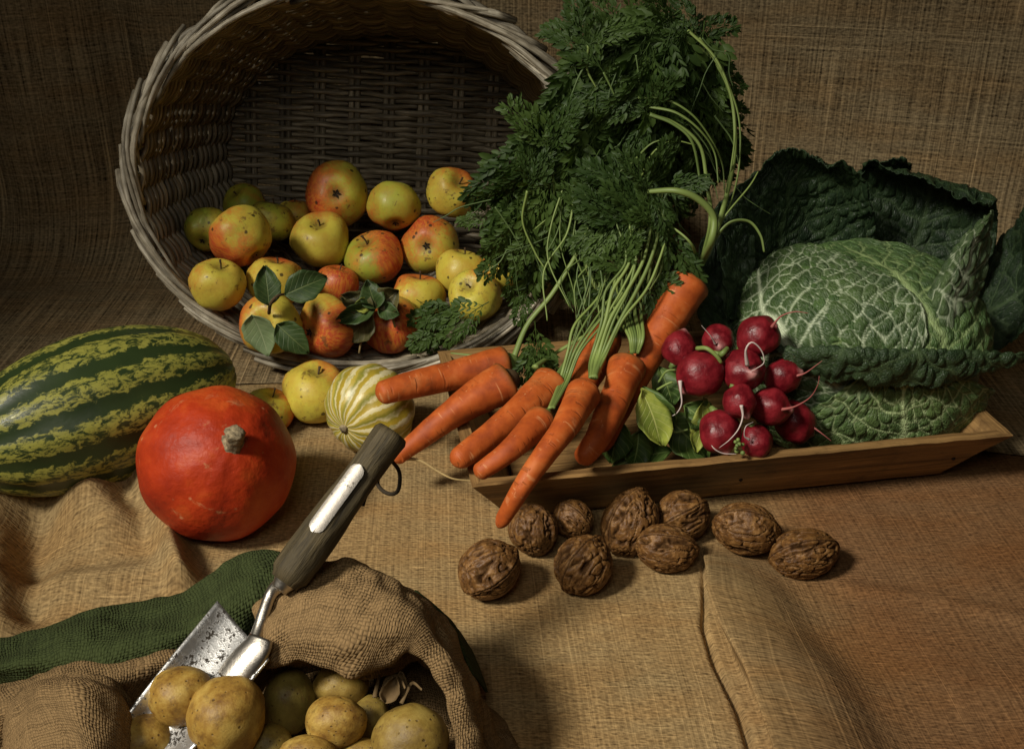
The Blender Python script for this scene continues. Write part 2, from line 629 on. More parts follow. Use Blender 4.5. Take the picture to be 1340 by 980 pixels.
def carrot_material():
    m = M('carrot skin')
    uv = m.coord('UV')
    u, v, _ = m.sep(uv)
    ob = m.coord('Object')
    rv = m.math('MULTIPLY', m.rand(), 13.0)
    ring = m.noise(m.comb(m.math('ADD', m.math('MULTIPLY', u, 2.2), rv), m.math('MULTIPLY', v, 330), rv), 1.0, 2, 0.6)
    blot = m.noise(ob, 55, 4, 0.6)
    c = m.ramp(blot, [(0.3, (0.29, 0.052, 0.010)), (0.52, (0.47, 0.098, 0.016)), (0.72, (0.58, 0.165, 0.04))])
    crease = m.math('MULTIPLY', m.range(ring, 0.60, 0.70), m.range(m.noise(ob, 60, 2), 0.42, 0.62))
    c = m.mix(m.math('MULTIPLY', crease, 0.55), c, (0.22, 0.055, 0.015))
    pale = m.range(ring, 0.40, 0.30)
    c = m.mix(m.math('MULTIPLY', m.math('MULTIPLY', pale, m.range(m.noise(ob, 70, 2), 0.4, 0.6)), 0.55), c, (0.74, 0.36, 0.15))
    c = m.mix(m.math('MULTIPLY', m.rand(), 0.35), c, m.mix(1.0, c, (0.72, 0.62, 0.6), 'MULTIPLY'))
    soil = m.range(m.noise(ob, 38, 6, 0.75), 0.50, 0.72)
    c = m.mix(m.math('MULTIPLY', soil, 0.6), c, (0.13, 0.055, 0.018))
    sh = m.range(m.math('ADD', v, m.math('MULTIPLY', m.math('SUBTRACT', blot, 0.5), 0.012)), 0.001, 0.010, 1.0, 0.0)
    c = m.mix(m.math('MULTIPLY', sh, 0.75), c, (0.10, 0.065, 0.018))
    m.set(col=c, rough=0.58, spec=0.28)
    m.bump(m.math('SUBTRACT', m.math('MULTIPLY', blot, 0.4), m.math('MULTIPLY', crease, 0.8)), 0.7, 0.0010)
    return m.m


MAT['carrot'] = carrot_material()


def green_material(name, dark, light, rough=0.45, scale=90, spec=0.4, translucent=0.0):
    m = M(name)
    f = m.noise(m.coord('Object'), scale, 3, 0.6)
    k = m.range(m.rand(), 0, 1, 0.0, 0.5, False)
    c = m.mix(m.math('ADD', m.math('MULTIPLY', f, 0.55), k, clamp=True), dark, light)
    m.set(col=c, rough=rough, spec=spec)
    m.bump(f, 0.25, 0.0006)
    if translucent:
        tr = m.n('BsdfTranslucent')
        m.put(tr.inputs[0], m.mix(1.0, c, (1.5, 1.6, 0.7), 'MULTIPLY'))
        mx = m.n('MixShader')
        mx.inputs[0].default_value = translucent
        m.t.links.new(m.b.outputs[0], mx.inputs[1])
        m.t.links.new(tr.outputs[0], mx.inputs[2])
        m.t.links.new(mx.outputs[0], m.out.inputs[0])
    return m.m


MAT['frond'] = green_material('carrot leaf', (0.010, 0.032, 0.006), (0.095, 0.155, 0.032), 0.55, 2.5, 0.3, 0.3)
MAT['thin_stem'] = green_material('thin carrot stalk', (0.030, 0.060, 0.016), (0.13, 0.19, 0.06), 0.55, 25)
MAT['stem'] = green_material('carrot stalk', (0.045, 0.085, 0.018), (0.26, 0.34, 0.09), 0.5, 25)


def leaf_material(name, dark, light, vein, n_side=7.0, rough=0.5, back=None):
    """simple leaf in UV (u -1..1 across, v 0..1 along): midrib and side veins"""
    m = M(name)
    u, v, _ = m.sep(m.coord('UV'))
    au = m.math('ABSOLUTE', u)
    s = m.math('FRACT', m.math('MULTIPLY', m.math('SUBTRACT', v, m.math('MULTIPLY', au, 0.28)), n_side))
    side = m.range(m.math('ABSOLUTE', m.math('SUBTRACT', s, 0.5)), 0.03, 0.10, 1.0, 0.0)
    mid = m.range(au, 0.02, 0.07, 1.0, 0.0)
    vn = m.math('MAXIMUM', m.math('MULTIPLY', side, 0.5), mid)
    ob = m.coord('Object')
    f = m.noise(ob, 45, 4, 0.6)
    c = m.mix(m.range(f, 0.3, 0.7), dark, light)
    c = m.mix(m.math('MULTIPLY', vn, 0.8), c, vein)
    m.set(col=c, rough=rough, spec=0.35)
    m.bump(m.math('SUBTRACT', m.math('MULTIPLY', m.noise(ob, 220, 2), 0.5), vn), 0.5, 0.0008)
    return m.m


MAT['apple_leaf'] = leaf_material('apple leaf', (0.022, 0.045, 0.012), (0.055, 0.095, 0.025), (0.13, 0.17, 0.06))
MAT['apple_leaf_pale'] = leaf_material('apple leaf underside', (0.12, 0.17, 0.075), (0.20, 0.26, 0.12), (0.27, 0.32, 0.17))
MAT['wilted_leaf'] = leaf_material('wilted leaf', (0.045, 0.045, 0.015), (0.13, 0.115, 0.04), (0.20, 0.16, 0.07))
MAT['radish_leaf'] = leaf_material('radish leaf', (0.03, 0.065, 0.012), (0.085, 0.14, 0.03), (0.20, 0.27, 0.08))
MAT['radish_leaf_yellow'] = leaf_material('yellowing radish leaf', (0.14, 0.19, 0.03), (0.33, 0.36, 0.06), (0.42, 0.44, 0.14))


def savoy_material(name, dark, light, vein, strength=1.0, fine=0.25):
    """crinkled cabbage leaf: veins and blisters are modelled, their mask comes with the mesh"""
    m = M(name)
    uv = m.coord('UV')
    vn = m.n('Attribute', attribute_name='vein').outputs['Fac']
    f = m.noise(uv, 4.0, 4, 0.6)
    d2 = m.voro(m.mapping(uv, (1.6, 1.0, 1)), 30, 'DISTANCE_TO_EDGE')
    fn = m.range(d2, 0.0, 0.10, 1.0, 0.0)
    c = m.mix(m.range(f, 0.3, 0.7), dark, light)
    c = m.mix(m.math('MULTIPLY', fn, fine), c, m.mix(0.5, c, vein))
    c = m.mix(m.math('MULTIPLY', vn, strength, clamp=True), c, vein)
    holes = m.range(m.noise(uv, 9.0, 3, 0.6), 0.70, 0.76)
    c = m.mix(m.math('MULTIPLY', holes, 0.5), c, (0.16, 0.15, 0.05))
    m.set(col=c, rough=0.48, spec=0.35)
    m.bump(m.math('ADD', m.range(d2, 0.0, 0.22), m.math('MULTIPLY', m.noise(uv, 60, 3), 0.4)), 0.55, 0.0010)
    return m.m


MAT['cab_pale'] = savoy_material('savoy head leaf', (0.030, 0.062, 0.018), (0.068, 0.115, 0.032), (0.52, 0.59, 0.40), 1.0)
MAT['cab_mid'] = savoy_material('savoy wrapper leaf', (0.035, 0.075, 0.022), (0.075, 0.135, 0.038), (0.33, 0.43, 0.18), 0.95)
MAT['cab_wrap'] = savoy_material('savoy lower leaf', (0.045, 0.085, 0.026), (0.095, 0.150, 0.042), (0.46, 0.56, 0.28), 1.0)
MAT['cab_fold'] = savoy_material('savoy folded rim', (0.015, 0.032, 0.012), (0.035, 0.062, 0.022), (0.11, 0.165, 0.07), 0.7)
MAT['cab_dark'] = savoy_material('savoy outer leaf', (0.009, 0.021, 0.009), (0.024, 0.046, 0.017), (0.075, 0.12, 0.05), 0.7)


def radish_material():
    m = M('radish skin')
    ob = m.coord('Object')
    f = m.noise(ob, 1.6, 4, 0.6)
    c = m.mix(m.range(f, 0.3, 0.7), (0.10, 0.004, 0.008), (0.24, 0.012, 0.019))
    sc = m.range(m.noise(m.mapping(ob, (1, 1, 5)), 3.0, 4, 0.7), 0.66, 0.74)
    c = m.mix(m.math('MULTIPLY', sc, 0.4), c, (0.45, 0.16, 0.14))
    pale = m.range(m.math('ADD', m.sep(ob)[2], m.math('MULTIPLY', f, 0.3)), 1.08, 1.36)
    c = m.mix(m.math('MULTIPLY', pale, 0.75), c, (0.55, 0.26, 0.24))
    m.set(col=c, rough=m.range(f, 0.3, 0.7, 0.3, 0.55), spec=0.38)
    m.bump(m.noise(ob, 5.0, 4), 0.5, 0.001)
    return m.m


MAT['radish'] = radish_material()


def potato_material():
    m = M('potato skin')
    ob = m.coord('Object')
    rv = m.math('MULTIPLY', m.rand(), 50.0)
    sv = m.mapping(ob, (1, 1, 1), loc=m.comb(rv, rv, 0))
    f = m.noise(sv, 1.7, 5, 0.65)
    c = m.ramp(f, [(0.32, (0.17, 0.078, 0.014)), (0.5, (0.33, 0.19, 0.036)), (0.68, (0.47, 0.315, 0.075))])
    g = m.objcol()[1]
    c = m.mix(m.math('MULTIPLY', g, 0.8), c, (0.12, 0.12, 0.028))
    soil = m.range(m.noise(sv, 3.2, 6, 0.75), 0.50, 0.66)
    c = m.mix(m.math('MULTIPLY', soil, 0.55), c, (0.13, 0.07, 0.022))
    d = m.math('ADD', m.voro(sv, 4.2), m.math('MULTIPLY', m.math('SUBTRACT', m.noise(sv, 13, 2), 0.5), 0.25))
    pit = m.range(d, 0.08, 0.19, 1.0, 0.0)
    c = m.mix(m.math('MULTIPLY', pit, 0.75), c, (0.05, 0.026, 0.010))
    m.set(col=c, rough=0.5, spec=0.35)
    m.bump(m.math('SUBTRACT', m.math('MULTIPLY', m.noise(sv, 16, 4), 0.35), m.math('MULTIPLY', pit, 0.6)), 0.5, 0.0012)
    return m.m


MAT['potato'] = potato_material()


def walnut_material():
    m = M('walnut shell')
    ob = m.coord('Object')
    rv = m.math('MULTIPLY', m.rand(), 50.0)
    sv = m.mapping(ob, (1, 1, 1), loc=m.comb(rv, rv, 0))
    at = m.n('Attribute', attribute_name='groove').outputs['Fac']
    f = m.noise(sv, 3.5, 5, 0.65)
    c = m.ramp(f, [(0.3, (0.065, 0.027, 0.007)), (0.5, (0.15, 0.068, 0.018)), (0.68, (0.30, 0.155, 0.050))])
    c = m.mix(m.math('MULTIPLY', at, 0.95, clamp=True), c, (0.016, 0.007, 0.003))
    pit = m.range(m.voro(sv, 7.0), 0.10, 0.2, 1.0, 0.0)
    c = m.mix(m.math('MULTIPLY', pit, 0.5), c, (0.02, 0.010, 0.004))
    m.set(col=c, rough=m.math('ADD', 0.42, m.math('MULTIPLY', at, 0.5)), spec=m.math('SUBTRACT', 0.38, m.math('MULTIPLY', at, 0.36)))
    m.bump(m.math('SUBTRACT', m.noise(sv, 9.0, 5, 0.7), m.math('MULTIPLY', pit, 0.4)), 0.5, 0.0012)
    return m.m


MAT['walnut'] = walnut_material()


def kuri_material():
    m = M('red squash rind')
    ob = m.coord('Object')
    f = m.noise(ob, 30, 5, 0.6)
    big = m.noise(m.mapping(ob, (1, 1, 0.35)), 26, 4, 0.6)
    c = m.ramp(m.math('ADD', m.math('MULTIPLY', f, 0.5), m.math('MULTIPLY', big, 0.5)), [(0.34, (0.22, 0.015, 0.005)), (0.5, (0.40, 0.036, 0.007)), (0.64, (0.54, 0.092, 0.015))])
    d = m.voro(ob, 62)
    c = m.mix(m.math('MULTIPLY', m.range(d, 0.05, 0.12, 1.0, 0.0), 0.5), c, (0.60, 0.30, 0.14))
    scr = m.range(m.noise(m.mapping(ob, (1, 1, 3), rot=(0.4, 0.7, 0.2)), 28, 5, 0.75), 0.60, 0.70)
    c = m.mix(m.math('MULTIPLY', scr, 0.5), c, (0.50, 0.25, 0.11))
    m.set(col=c, rough=0.5, spec=0.25)
    m.bump(m.math('ADD', m.math('MULTIPLY', m.noise(ob, 45, 3), 1.5), m.noise(ob, 200, 3)), 0.35, 0.0022)
    return m.m


MAT['kuri'] = kuri_material()


def marrow_material():
    m = M('striped marrow rind')
    u, v, _ = m.sep(m.coord('UV'))            # u: 0..1 around, v: 0..1 along
    ob = m.coord('Object')
    wob = m.math('MULTIPLY', m.math('SUBTRACT', m.noise(ob, 30, 5, 0.75), 0.5), 0.5)
    s = m.math('ADD', m.math('MULTIPLY', u, 12.0), wob)
    fr = m.math('ABSOLUTE', m.math('SUBTRACT', m.math('FRACT', s), 0.5))          # 0 at stripe centre .. 0.5
    band = m.range(fr, 0.06, 0.24)                                                 # 1 in mottled band
    mot = m.noise(m.comb(m.math('MULTIPLY', u, 78), m.math('MULTIPLY', v, 34), 0.0), 1.0, 5, 0.7, 0.6)
    mask = m.range(m.math('ADD', mot, m.math('MULTIPLY', m.math('SUBTRACT', band, 1.0), 0.26)), 0.42, 0.54)
    fleck = m.range(m.noise(m.comb(m.math('MULTIPLY', u, 120), m.math('MULTIPLY', v, 60), 3.0), 1.0, 4, 0.7), 0.53, 0.63)
    mask = m.math('MULTIPLY', mask, m.math('SUBTRACT', 1.0, m.math('MULTIPLY', fleck, 0.9)))
    dk = m.mix(m.noise(ob, 40, 4), (0.016, 0.028, 0.010), (0.035, 0.058, 0.016))
    lt = m.mix(m.noise(ob, 25, 4), (0.19, 0.20, 0.030), (0.42, 0.39, 0.085))
    c = m.mix(mask, dk, lt)
    m.set(col=c, rough=0.36, spec=0.45)
    m.bump(m.math('ADD', m.math('MULTIPLY', mask, 0.5), m.noise(ob, 120, 3)), 0.2, 0.001)
    return m.m


MAT['marrow'] = marrow_material()


def gourd_material():
    m = M('striped gourd rind')
    u, v, _ = m.sep(m.coord('UV'))
    ob = m.coord('Object')
    wob = m.math('MULTIPLY', m.math('SUBTRACT', m.noise(ob, 55, 4, 0.65), 0.5), 0.8)
    s = m.math('FRACT', m.math('ADD', m.math('MULTIPLY', u, 11.0), wob))
    c = m.ramp(s, [(0.0, (0.62, 0.54, 0.27)), (0.2, (0.70, 0.63, 0.38)), (0.27, (0.44, 0.31, 0.03)), (0.48, (0.36, 0.27, 0.03)), (0.56, (0.66, 0.58, 0.32)), (0.7, (0.24, 0.23, 0.03)), (0.88, (0.48, 0.37, 0.06))])
    g = m.range(m.noise(m.comb(m.math('MULTIPLY', u, 30), m.math('MULTIPLY', v, 6), 0.0), 1.0, 4), 0.5, 0.66)
    c = m.mix(m.math('MULTIPLY', g, 0.55), c, (0.22, 0.21, 0.035))
    m.set(col=c, rough=0.35, spec=0.45)
    m.bump(m.noise(ob, 60, 4), 0.3, 0.0015)
    return m.m


MAT['gourd'] = gourd_material()


def steel_material(name, c=(0.62, 0.60, 0.56), rough=0.32, dirt=0.5):
    m = M(name)
    ob = m.coord('Object')
    n1 = m.noise(ob, 120, 5, 0.75)
    n2 = m.noise(ob, 520, 4, 0.75)
    d = m.range(m.math('ADD', m.math('MULTIPLY', n1, 0.55), m.math('MULTIPLY', n2, 0.45)), 0.60 - 0.14 * dirt, 0.66 - 0.14 * dirt)
    m.set(col=m.mix(d, c, (0.030, 0.022, 0.014)), metal=m.math('SUBTRACT', 1.0, m.math('MULTIPLY', d, 0.9)), rough=m.math('ADD', rough, m.math('MULTIPLY', d, 0.45)))
    m.bump(m.math('ADD', d, n2), 0.2, 0.0008)
    return m.m


MAT['blade'] = steel_material('soiled steel', (0.74, 0.73, 0.71), 0.42, 0.62)
MAT['plate'] = steel_material('brushed inlay', (0.34, 0.31, 0.27), 0.46, 0.25)
MAT['steel'] = steel_material('worn steel', (0.50, 0.46, 0.40), 0.36, 0.12)

# ------------------------------------------------------------------ the cloth on the table and the hanging backdrop


def wall_y(x):
    x = np.asarray(x, dtype=float)
    t = np.clip((x + 0.35) / 1.25, -0.2, 1)
    return 1.245 - 0.30 * np.where(t < 0, 0.0, t * t * (1.6 - 0.6 * t))


def seg_dist(X, Y, pts):
    """signed distance to a polyline (positive to the side of larger x), and 0..1 along it"""
    best = np.full(X.shape, 1e9)
    sgn = np.ones(X.shape)
    along = np.zeros(X.shape)
    n = len(pts) - 1
    for i in range(n):
        ax, ay = pts[i][0], pts[i][1]
        bx, by = pts[i + 1][0], pts[i + 1][1]
        dx, dy = bx - ax, by - ay
        L2 = dx * dx + dy * dy
        t = np.clip(((X - ax) * dx + (Y - ay) * dy) / L2, 0, 1)
        ex, ey = X - (ax + t * dx), Y - (ay + t * dy)
        d = np.hypot(ex, ey)
        cr = dx * (Y - ay) - dy * (X - ax)
        m = d < best
        best = np.where(m, d, best)
        sgn = np.where(m, np.where(cr > 0, 1.0, -1.0), sgn)
        along = np.where(m, (i + t) / n, along)
    return best * sgn, along


PLEAT = [P(930, 708), P(940, 745), P(962, 800), P(984, 862), P(1018, 925), P(1040, 985), P(1085, 1110)]


def table_height(X, Y):
    pts = np.stack([X.ravel() * 6, Y.ravel() * 6, np.zeros(X.size)], axis=1)
    H = 0.0015 * fbm(pts, 3, 3).reshape(X.shape)
    # pleat from the walnuts to the front edge: steep on its left, soft on its right
    pl = PLEAT
    d, s = seg_dist(X, Y, pl)
    ramp_ = np.clip(s * 2.6, 0, 1)
    hgt = 0.034 * ramp_ * ramp_ * (3 - 2 * ramp_) * (0.8 + 0.4 * s)
    w_l, w_r = 0.006, 0.026 + 0.020 * s
    H += hgt * np.where(d < 0, np.exp(-(d / w_l) ** 2), np.exp(-(d / w_r) ** 2))
    H -= 0.007 * np.clip(s * 3, 0, 1) * np.exp(-((d + 0.0245 * np.clip(s * 2.6, 0.3, 1)) / (0.0012 + 0.0012 * s)) ** 2)     # slit added in the shape to give a dark shadow line beside the pleat
    # bunched cloth in front of the marrow
    for line, h, w in (
        ([P(-120, 700), P(-20, 672), P(55, 655), P(110, 668), P(150, 700)], 0.026, 0.022),
        ([P(120, 668), P(170, 640), P(200, 650)], 0.018, 0.020),
        ([P(178, 628), P(205, 665), P(222, 715), P(240, 770)], 0.024, 0.010),
        ([P(-60, 790), P(30, 775), P(110, 770), P(190, 760)], 0.012, 0.018),
        ([P(62, 668), P(40, 720), P(38, 800)], -0.012, 0.014),
        ([P(-10, 690), P(-4, 760), P(0, 830)], 0.016, 0.016),
        ([P(1110, 770), P(1220, 785), P(1360, 815)], 0.0022, 0.008),
        ([P(600, 960), P(760, 900), P(900, 925)], 0.003, 0.03),
        ([P(1100, 920), P(1250, 900), P(1400, 905)], 0.003, 0.03),
    ):
        d, s = seg_dist(X, Y, line)
        H += h * np.exp(-(d / w) ** 2)
    return H


nx, ny = 1250, 260
xs = np.linspace(-0.92, 0.92, nx)
ys = np.linspace(0.28, 0.93, ny)
X, Y = np.meshgrid(xs, ys)
Z = table_height(X, Y)
# the pleat leans over to its left, so that its edge is undercut
d_, s_ = seg_dist(X, Y, PLEAT)
lean = np.clip(s_ * 2.6, 0, 1) * np.where(d_ < 0, np.exp(-(d_ / 0.006) ** 2), np.exp(-(d_ / 0.02) ** 2))
X0 = X.copy()
X = X - 0.0245 * lean
# blend to the level where the backdrop sweep starts
F = []
for i in range(ny - 1):
    b = i * nx
    F += [(b + j, b + j + 1, b + nx + j + 1, b + nx + j) for j in range(nx - 1)]
# small skew so that the threads do not run exactly along the frame
UVt = np.stack([X0 + 0.06 * Y, Y - 0.05 * X0 + 0.015 * np.sin(X0 * 5)], axis=2).reshape(-1, 2)
table = mesh_obj('table_cloth', np.stack([X, Y, Z], axis=2).reshape(-1, 3), F, MAT['table'], uv=UVt)
tag(table, 'brown woven burlap cloth spread over the table, pleated near the walnuts', 'cloth', kind='structure')

# backdrop: starts flat on the table behind the things, sweeps up and hangs
npf = 150
prof = []
for i in range(npf):
    s = i / (npf - 1) * 1.35
    prof.append(s)
nxb = 420
xb = np.linspace(-1.0, 1.0, nxb)
grid = np.zeros((npf, nxb, 3))
rad = 0.11
wy = wall_y(xb)
y0 = 0.915 - 0.115 * np.clip((xb - 0.30) / 0.09, 0, 1) - 0.06 * np.clip((xb - 0.39) / 0.4, 0, 1) + 0.004 * np.sin(xb * 23)
flat_len = wy - rad - y0
for i, s in enumerate(prof):
    a = np.clip((s - flat_len) / rad, 0, math.pi / 2)
    up = np.clip(s - flat_len - rad * math.pi / 2, 0, None)
    yy = np.where(s < flat_len, y0 + s, wy - rad + rad * np.sin(a))
    zz = np.where(s < flat_len, 0.0, rad * (1 - np.cos(a)) + up)
    k = np.clip(zz / 0.12, 0, 1)
    fold = 0.024 * np.exp(-((xb + 0.53 + 0.03 * zz) / 0.05) ** 2) + 0.010 * np.sin(xb * 9 + 1.0) * 0.5 - 0.022 * np.exp(-((xb + 0.435 - 0.03 * zz) / 0.022) ** 2)
    grid[i, :, 0] = xb
    grid[i, :, 1] = yy - fold * k
    grid[i, :, 2] = zz + 0.0025
gp = grid.reshape(-1, 3)
gp[:, 1] += 0.002 * fbm(gp * 7, 2, 9)
F = []
for i in range(npf - 1):
    b = i * nxb
    F += [(b + j, b + j + 1, b + nxb + j + 1, b + nxb + j) for j in range(nxb - 1)]
gu, gv = np.meshgrid(xb, np.array(prof))
UVb = np.stack([gu, gv - flat_len[None, :]], axis=2).reshape(-1, 2)
back = mesh_obj('backdrop', gp, F, MAT['wall'], uv=UVb)
tag(back, 'brown burlap cloth hanging as backdrop behind the vegetables', 'cloth', kind='structure')

# ------------------------------------------------------------------ wicker basket
BC = Vector((-0.131, 0.957, 0.178))
tilt = R(11)
BD = Vector((0.0, math.cos(tilt), -math.sin(tilt)))         # from the rim towards the base
roll = R(-3)
BX = Vector((math.cos(roll), 0, math.sin(roll)))
BX = (BX - BD * BX.dot(BD)).normalized()
BU = BX.cross(BD).normalized()
BA0, BB0, BA1, BB1, BL = 0.196, 0.163, 0.170, 0.126, 0.215
bC, bD, bX, bU = (np.array(v) for v in (BC, BD, BX, BU))


def bpt(t, th, off=0.0):
    t, th, off = np.broadcast_arrays(np.asarray(t, float), np.asarray(th, float), np.asarray(off, float))
    k = np.clip(t, 0, 1) ** 2.0
    a = BA0 + (BA1 - BA0) * k + off
    b = BB0 + (BB1 - BB0) * k + off
    return bC + bD * (t * BL)[:, None] + bX * (a * np.cos(th))[:, None] + bU * (b * np.sin(th))[:, None]


basket = empty('wicker_basket', (BC.x, BC.y + 0.08, 0.0))
tag(basket, 'big oval wicker basket tipped on its side and full of apples', 'basket')
NS = 42
ROWS = 38
for r in range(ROWS):
    t = 0.015 + 0.965 * r / (ROWS - 1)
    n = NS * 6 + 1
    th = np.linspace(0, 2 * math.pi, n) + rnd.random()
    off = 0.0034 * np.cos(NS / 2 * th + math.pi * r)
    tt = t + 0.008 * vnoise(np.stack([np.cos(th) * 3, np.sin(th) * 3, np.full(n, r * 3.1)], axis=1), 5)
    p = bpt(tt, th, off)
    rad_ = 0.0029 * (1 + 0.22 * vnoise(np.stack([th * 4, np.full(n, r * 1.7), np.zeros(n)], axis=1), 8))
    V, F_, uv = tube_data(p, rad_, 6, cap=False)
    mesh_obj('weaver', V - np.array(basket.location), F_, MAT['weave'], basket, uv)
for k in range(NS):
    th = 2 * math.pi * k / NS
    t = np.linspace(-0.03, 1.0, 14)
    V, F_, uv = tube_data(bpt(t, np.full(14, th), 0.0), 0.0027, 6)
    mesh_obj('stake', V - np.array(basket.location), F_, MAT['weave'], basket, uv)
# base of the basket
nb = 44
pair = 0.036
for r in range(nb):
    v = -BB1 + 0.004 + (2 * BB1 - 0.008) * r / (nb - 1)
    hw = BA1 * math.sqrt(max(0.0, 1 - (v / BB1) ** 2)) + 0.004
    n = max(8, int(hw / 0.003))
    q = np.linspace(-hw, hw, n)
    dz = 0.0036 * np.cos(q / pair * math.pi + math.pi * r)
    vv = v + 0.0012 * vnoise(np.stack([q * 40, np.full(n, r * 2.3), np.zeros(n)], axis=1), 4)
    p = bC + bD * BL + bD[None, :] * dz[:, None] + bX[None, :] * q[:, None] + bU[None, :] * vv[:, None]
    V, F_, uv = tube_data(p, 0.0031 * (1 + 0.25 * vnoise(np.stack([q * 60, np.full(n, r * 3.3), np.zeros(n)], axis=1), 14)), 6)
    mesh_obj('base_weaver', V - np.array(basket.location), F_, MAT['weave'], basket, uv)
for k in range(-4, 5):
    for s in (-0.0032, 0.0032):
        q = k * pair + s
        hv = BB1 * math.sqrt(max(0.0, 1 - (q / BA1) ** 2)) + 0.004
        w = np.linspace(-hv, hv, 9)
        p = bC + bD * BL + bX[None, :] * np.full(9, q)[:, None] + bU[None, :] * w[:, None]
        V, F_, uv = tube_data(p, 0.0034, 6)
        mesh_obj('base_stake', V - np.array(basket.location), F_, MAT['weave'], basket, uv)
# rim of diagonal willow rods
NR = 50
for k in range(NR):
    th0 = 2 * math.pi * k / NR + rnd.uniform(-0.05, 0.05)
    span = R(rnd.uniform(40, 58))
    s = np.linspace(0, 1, 12)
    th = th0 + s * span
    off = 0.0165 - 0.019 * s + rnd.uniform(-0.0025, 0.0025)
    p = bpt(np.zeros(12), th, off)
    chord = p[0] + (p[-1] - p[0]) * s[:, None]
    p = 0.62 * p + 0.38 * chord
    ax = 0.008 * (1 - s) ** 3 - 0.015 * np.sin(math.pi * np.clip(s * 1.02, 0, 1)) ** 0.7 - 0.004 * s + rnd.uniform(-0.003, 0.003)
    p = p + bD[None, :] * ax[:, None]
    p += 0.0024 * np.stack([vnoise(np.stack([s * 3, np.full(12, k * 2.7), np.full(12, c * 9.0)], axis=1), 3) for c in range(3)], axis=1)
    r0 = rnd.uniform(0.0020, 0.0035)
    V, F_, uv = tube_data(p, r0 * (1.05 - 0.3 * s), 7)
    mesh_obj('rim_rod', V - np.array(basket.location), F_, MAT['wicker'], basket, uv)
for k in range(3):       # the outer border strands
    th = np.linspace(0, 2 * math.pi, 160)
    p = bpt(np.full(160, 0.02 + 0.035 * k), th, 0.0085 + 0.003 * np.cos(th * 21 + k * 2.1))
    V, F_, uv = tube_data(p, 0.0031, 6, cap=False)
    mesh_obj('border_strand', V - np.array(basket.location), F_, MAT['wicker'], basket, uv)

# ------------------------------------------------------------------ apples


def apple_mesh(seed, squash=0.92):
    V, Fc, ph, th = sphere_data(30, 22)
    lob = 1 + 0.022 * np.cos(5 * th + seed) * (1 - np.cos(ph)) * 0.5
    rr = np.sin(ph) * lob * (1 + 0.05 * np.cos(ph))
    z = squash * np.cos(ph)
    z = z - 0.30 * np.exp(-(ph / 0.36) ** 2) + 0.20 * np.exp(-((math.pi - ph) / 0.34) ** 2)
    W = np.stack([rr * np.cos(th), rr * np.sin(th), z], axis=1)
    W *= (1 + 0.075 * fbm(W * 1.2 + seed * 3.1, 2, seed))[:, None]
    return W, Fc


def relax(items, it=260, ylo=0.9, floor=None):
    """items: [px, py, rpx, y]; slide along the sight line until the balls no longer intersect"""
    ys_ = [i[3] for i in items]
    for _ in range(it):
        moved = False
        for a in range(len(items)):
            for b in range(a + 1, len(items)):
                A, B = PY(items[a][0], items[a][1], ys_[a]), PY(items[b][0], items[b][1], ys_[b])
                ra, rb = items[a][2] * mpp(A) * 0.97, items[b][2] * mpp(B) * 0.97
                d = (A - B).length
                if d < (ra + rb) * 0.95:
                    s = 0.0012 if ys_[a] >= ys_[b] else -0.0012
                    ys_[a] += s
                    ys_[b] -= s
                    moved = True
        for a, i in enumerate(items):
            A = PY(i[0], i[1], ys_[a])
            if floor is not None and A.z < floor + i[2] * mpp(A) * 0.9:
                ys_[a] -= 0.003
                moved = True
            if floor is not None:
                q = A - BC
                t_b = max(0.0, q.dot(BD) / BL)
                kb = min(1.0, t_b) ** 2.0
                rb_ = i[2] * mpp(A)
                aa, bb = BA0 + (BA1 - BA0) * kb - rb_ * 0.95 - 0.005, BB0 + (BB1 - BB0) * kb - rb_ * 0.92 - 0.005
                if (q.dot(BX) / aa) ** 2 + (q.dot(BU) / bb) ** 2 > 1.0 and ys_[a] > 0.93:
                    ys_[a] -= 0.004
                    moved = True
            ys_[a] = max(ylo, ys_[a])
        if not moved:
            break
    return ys_


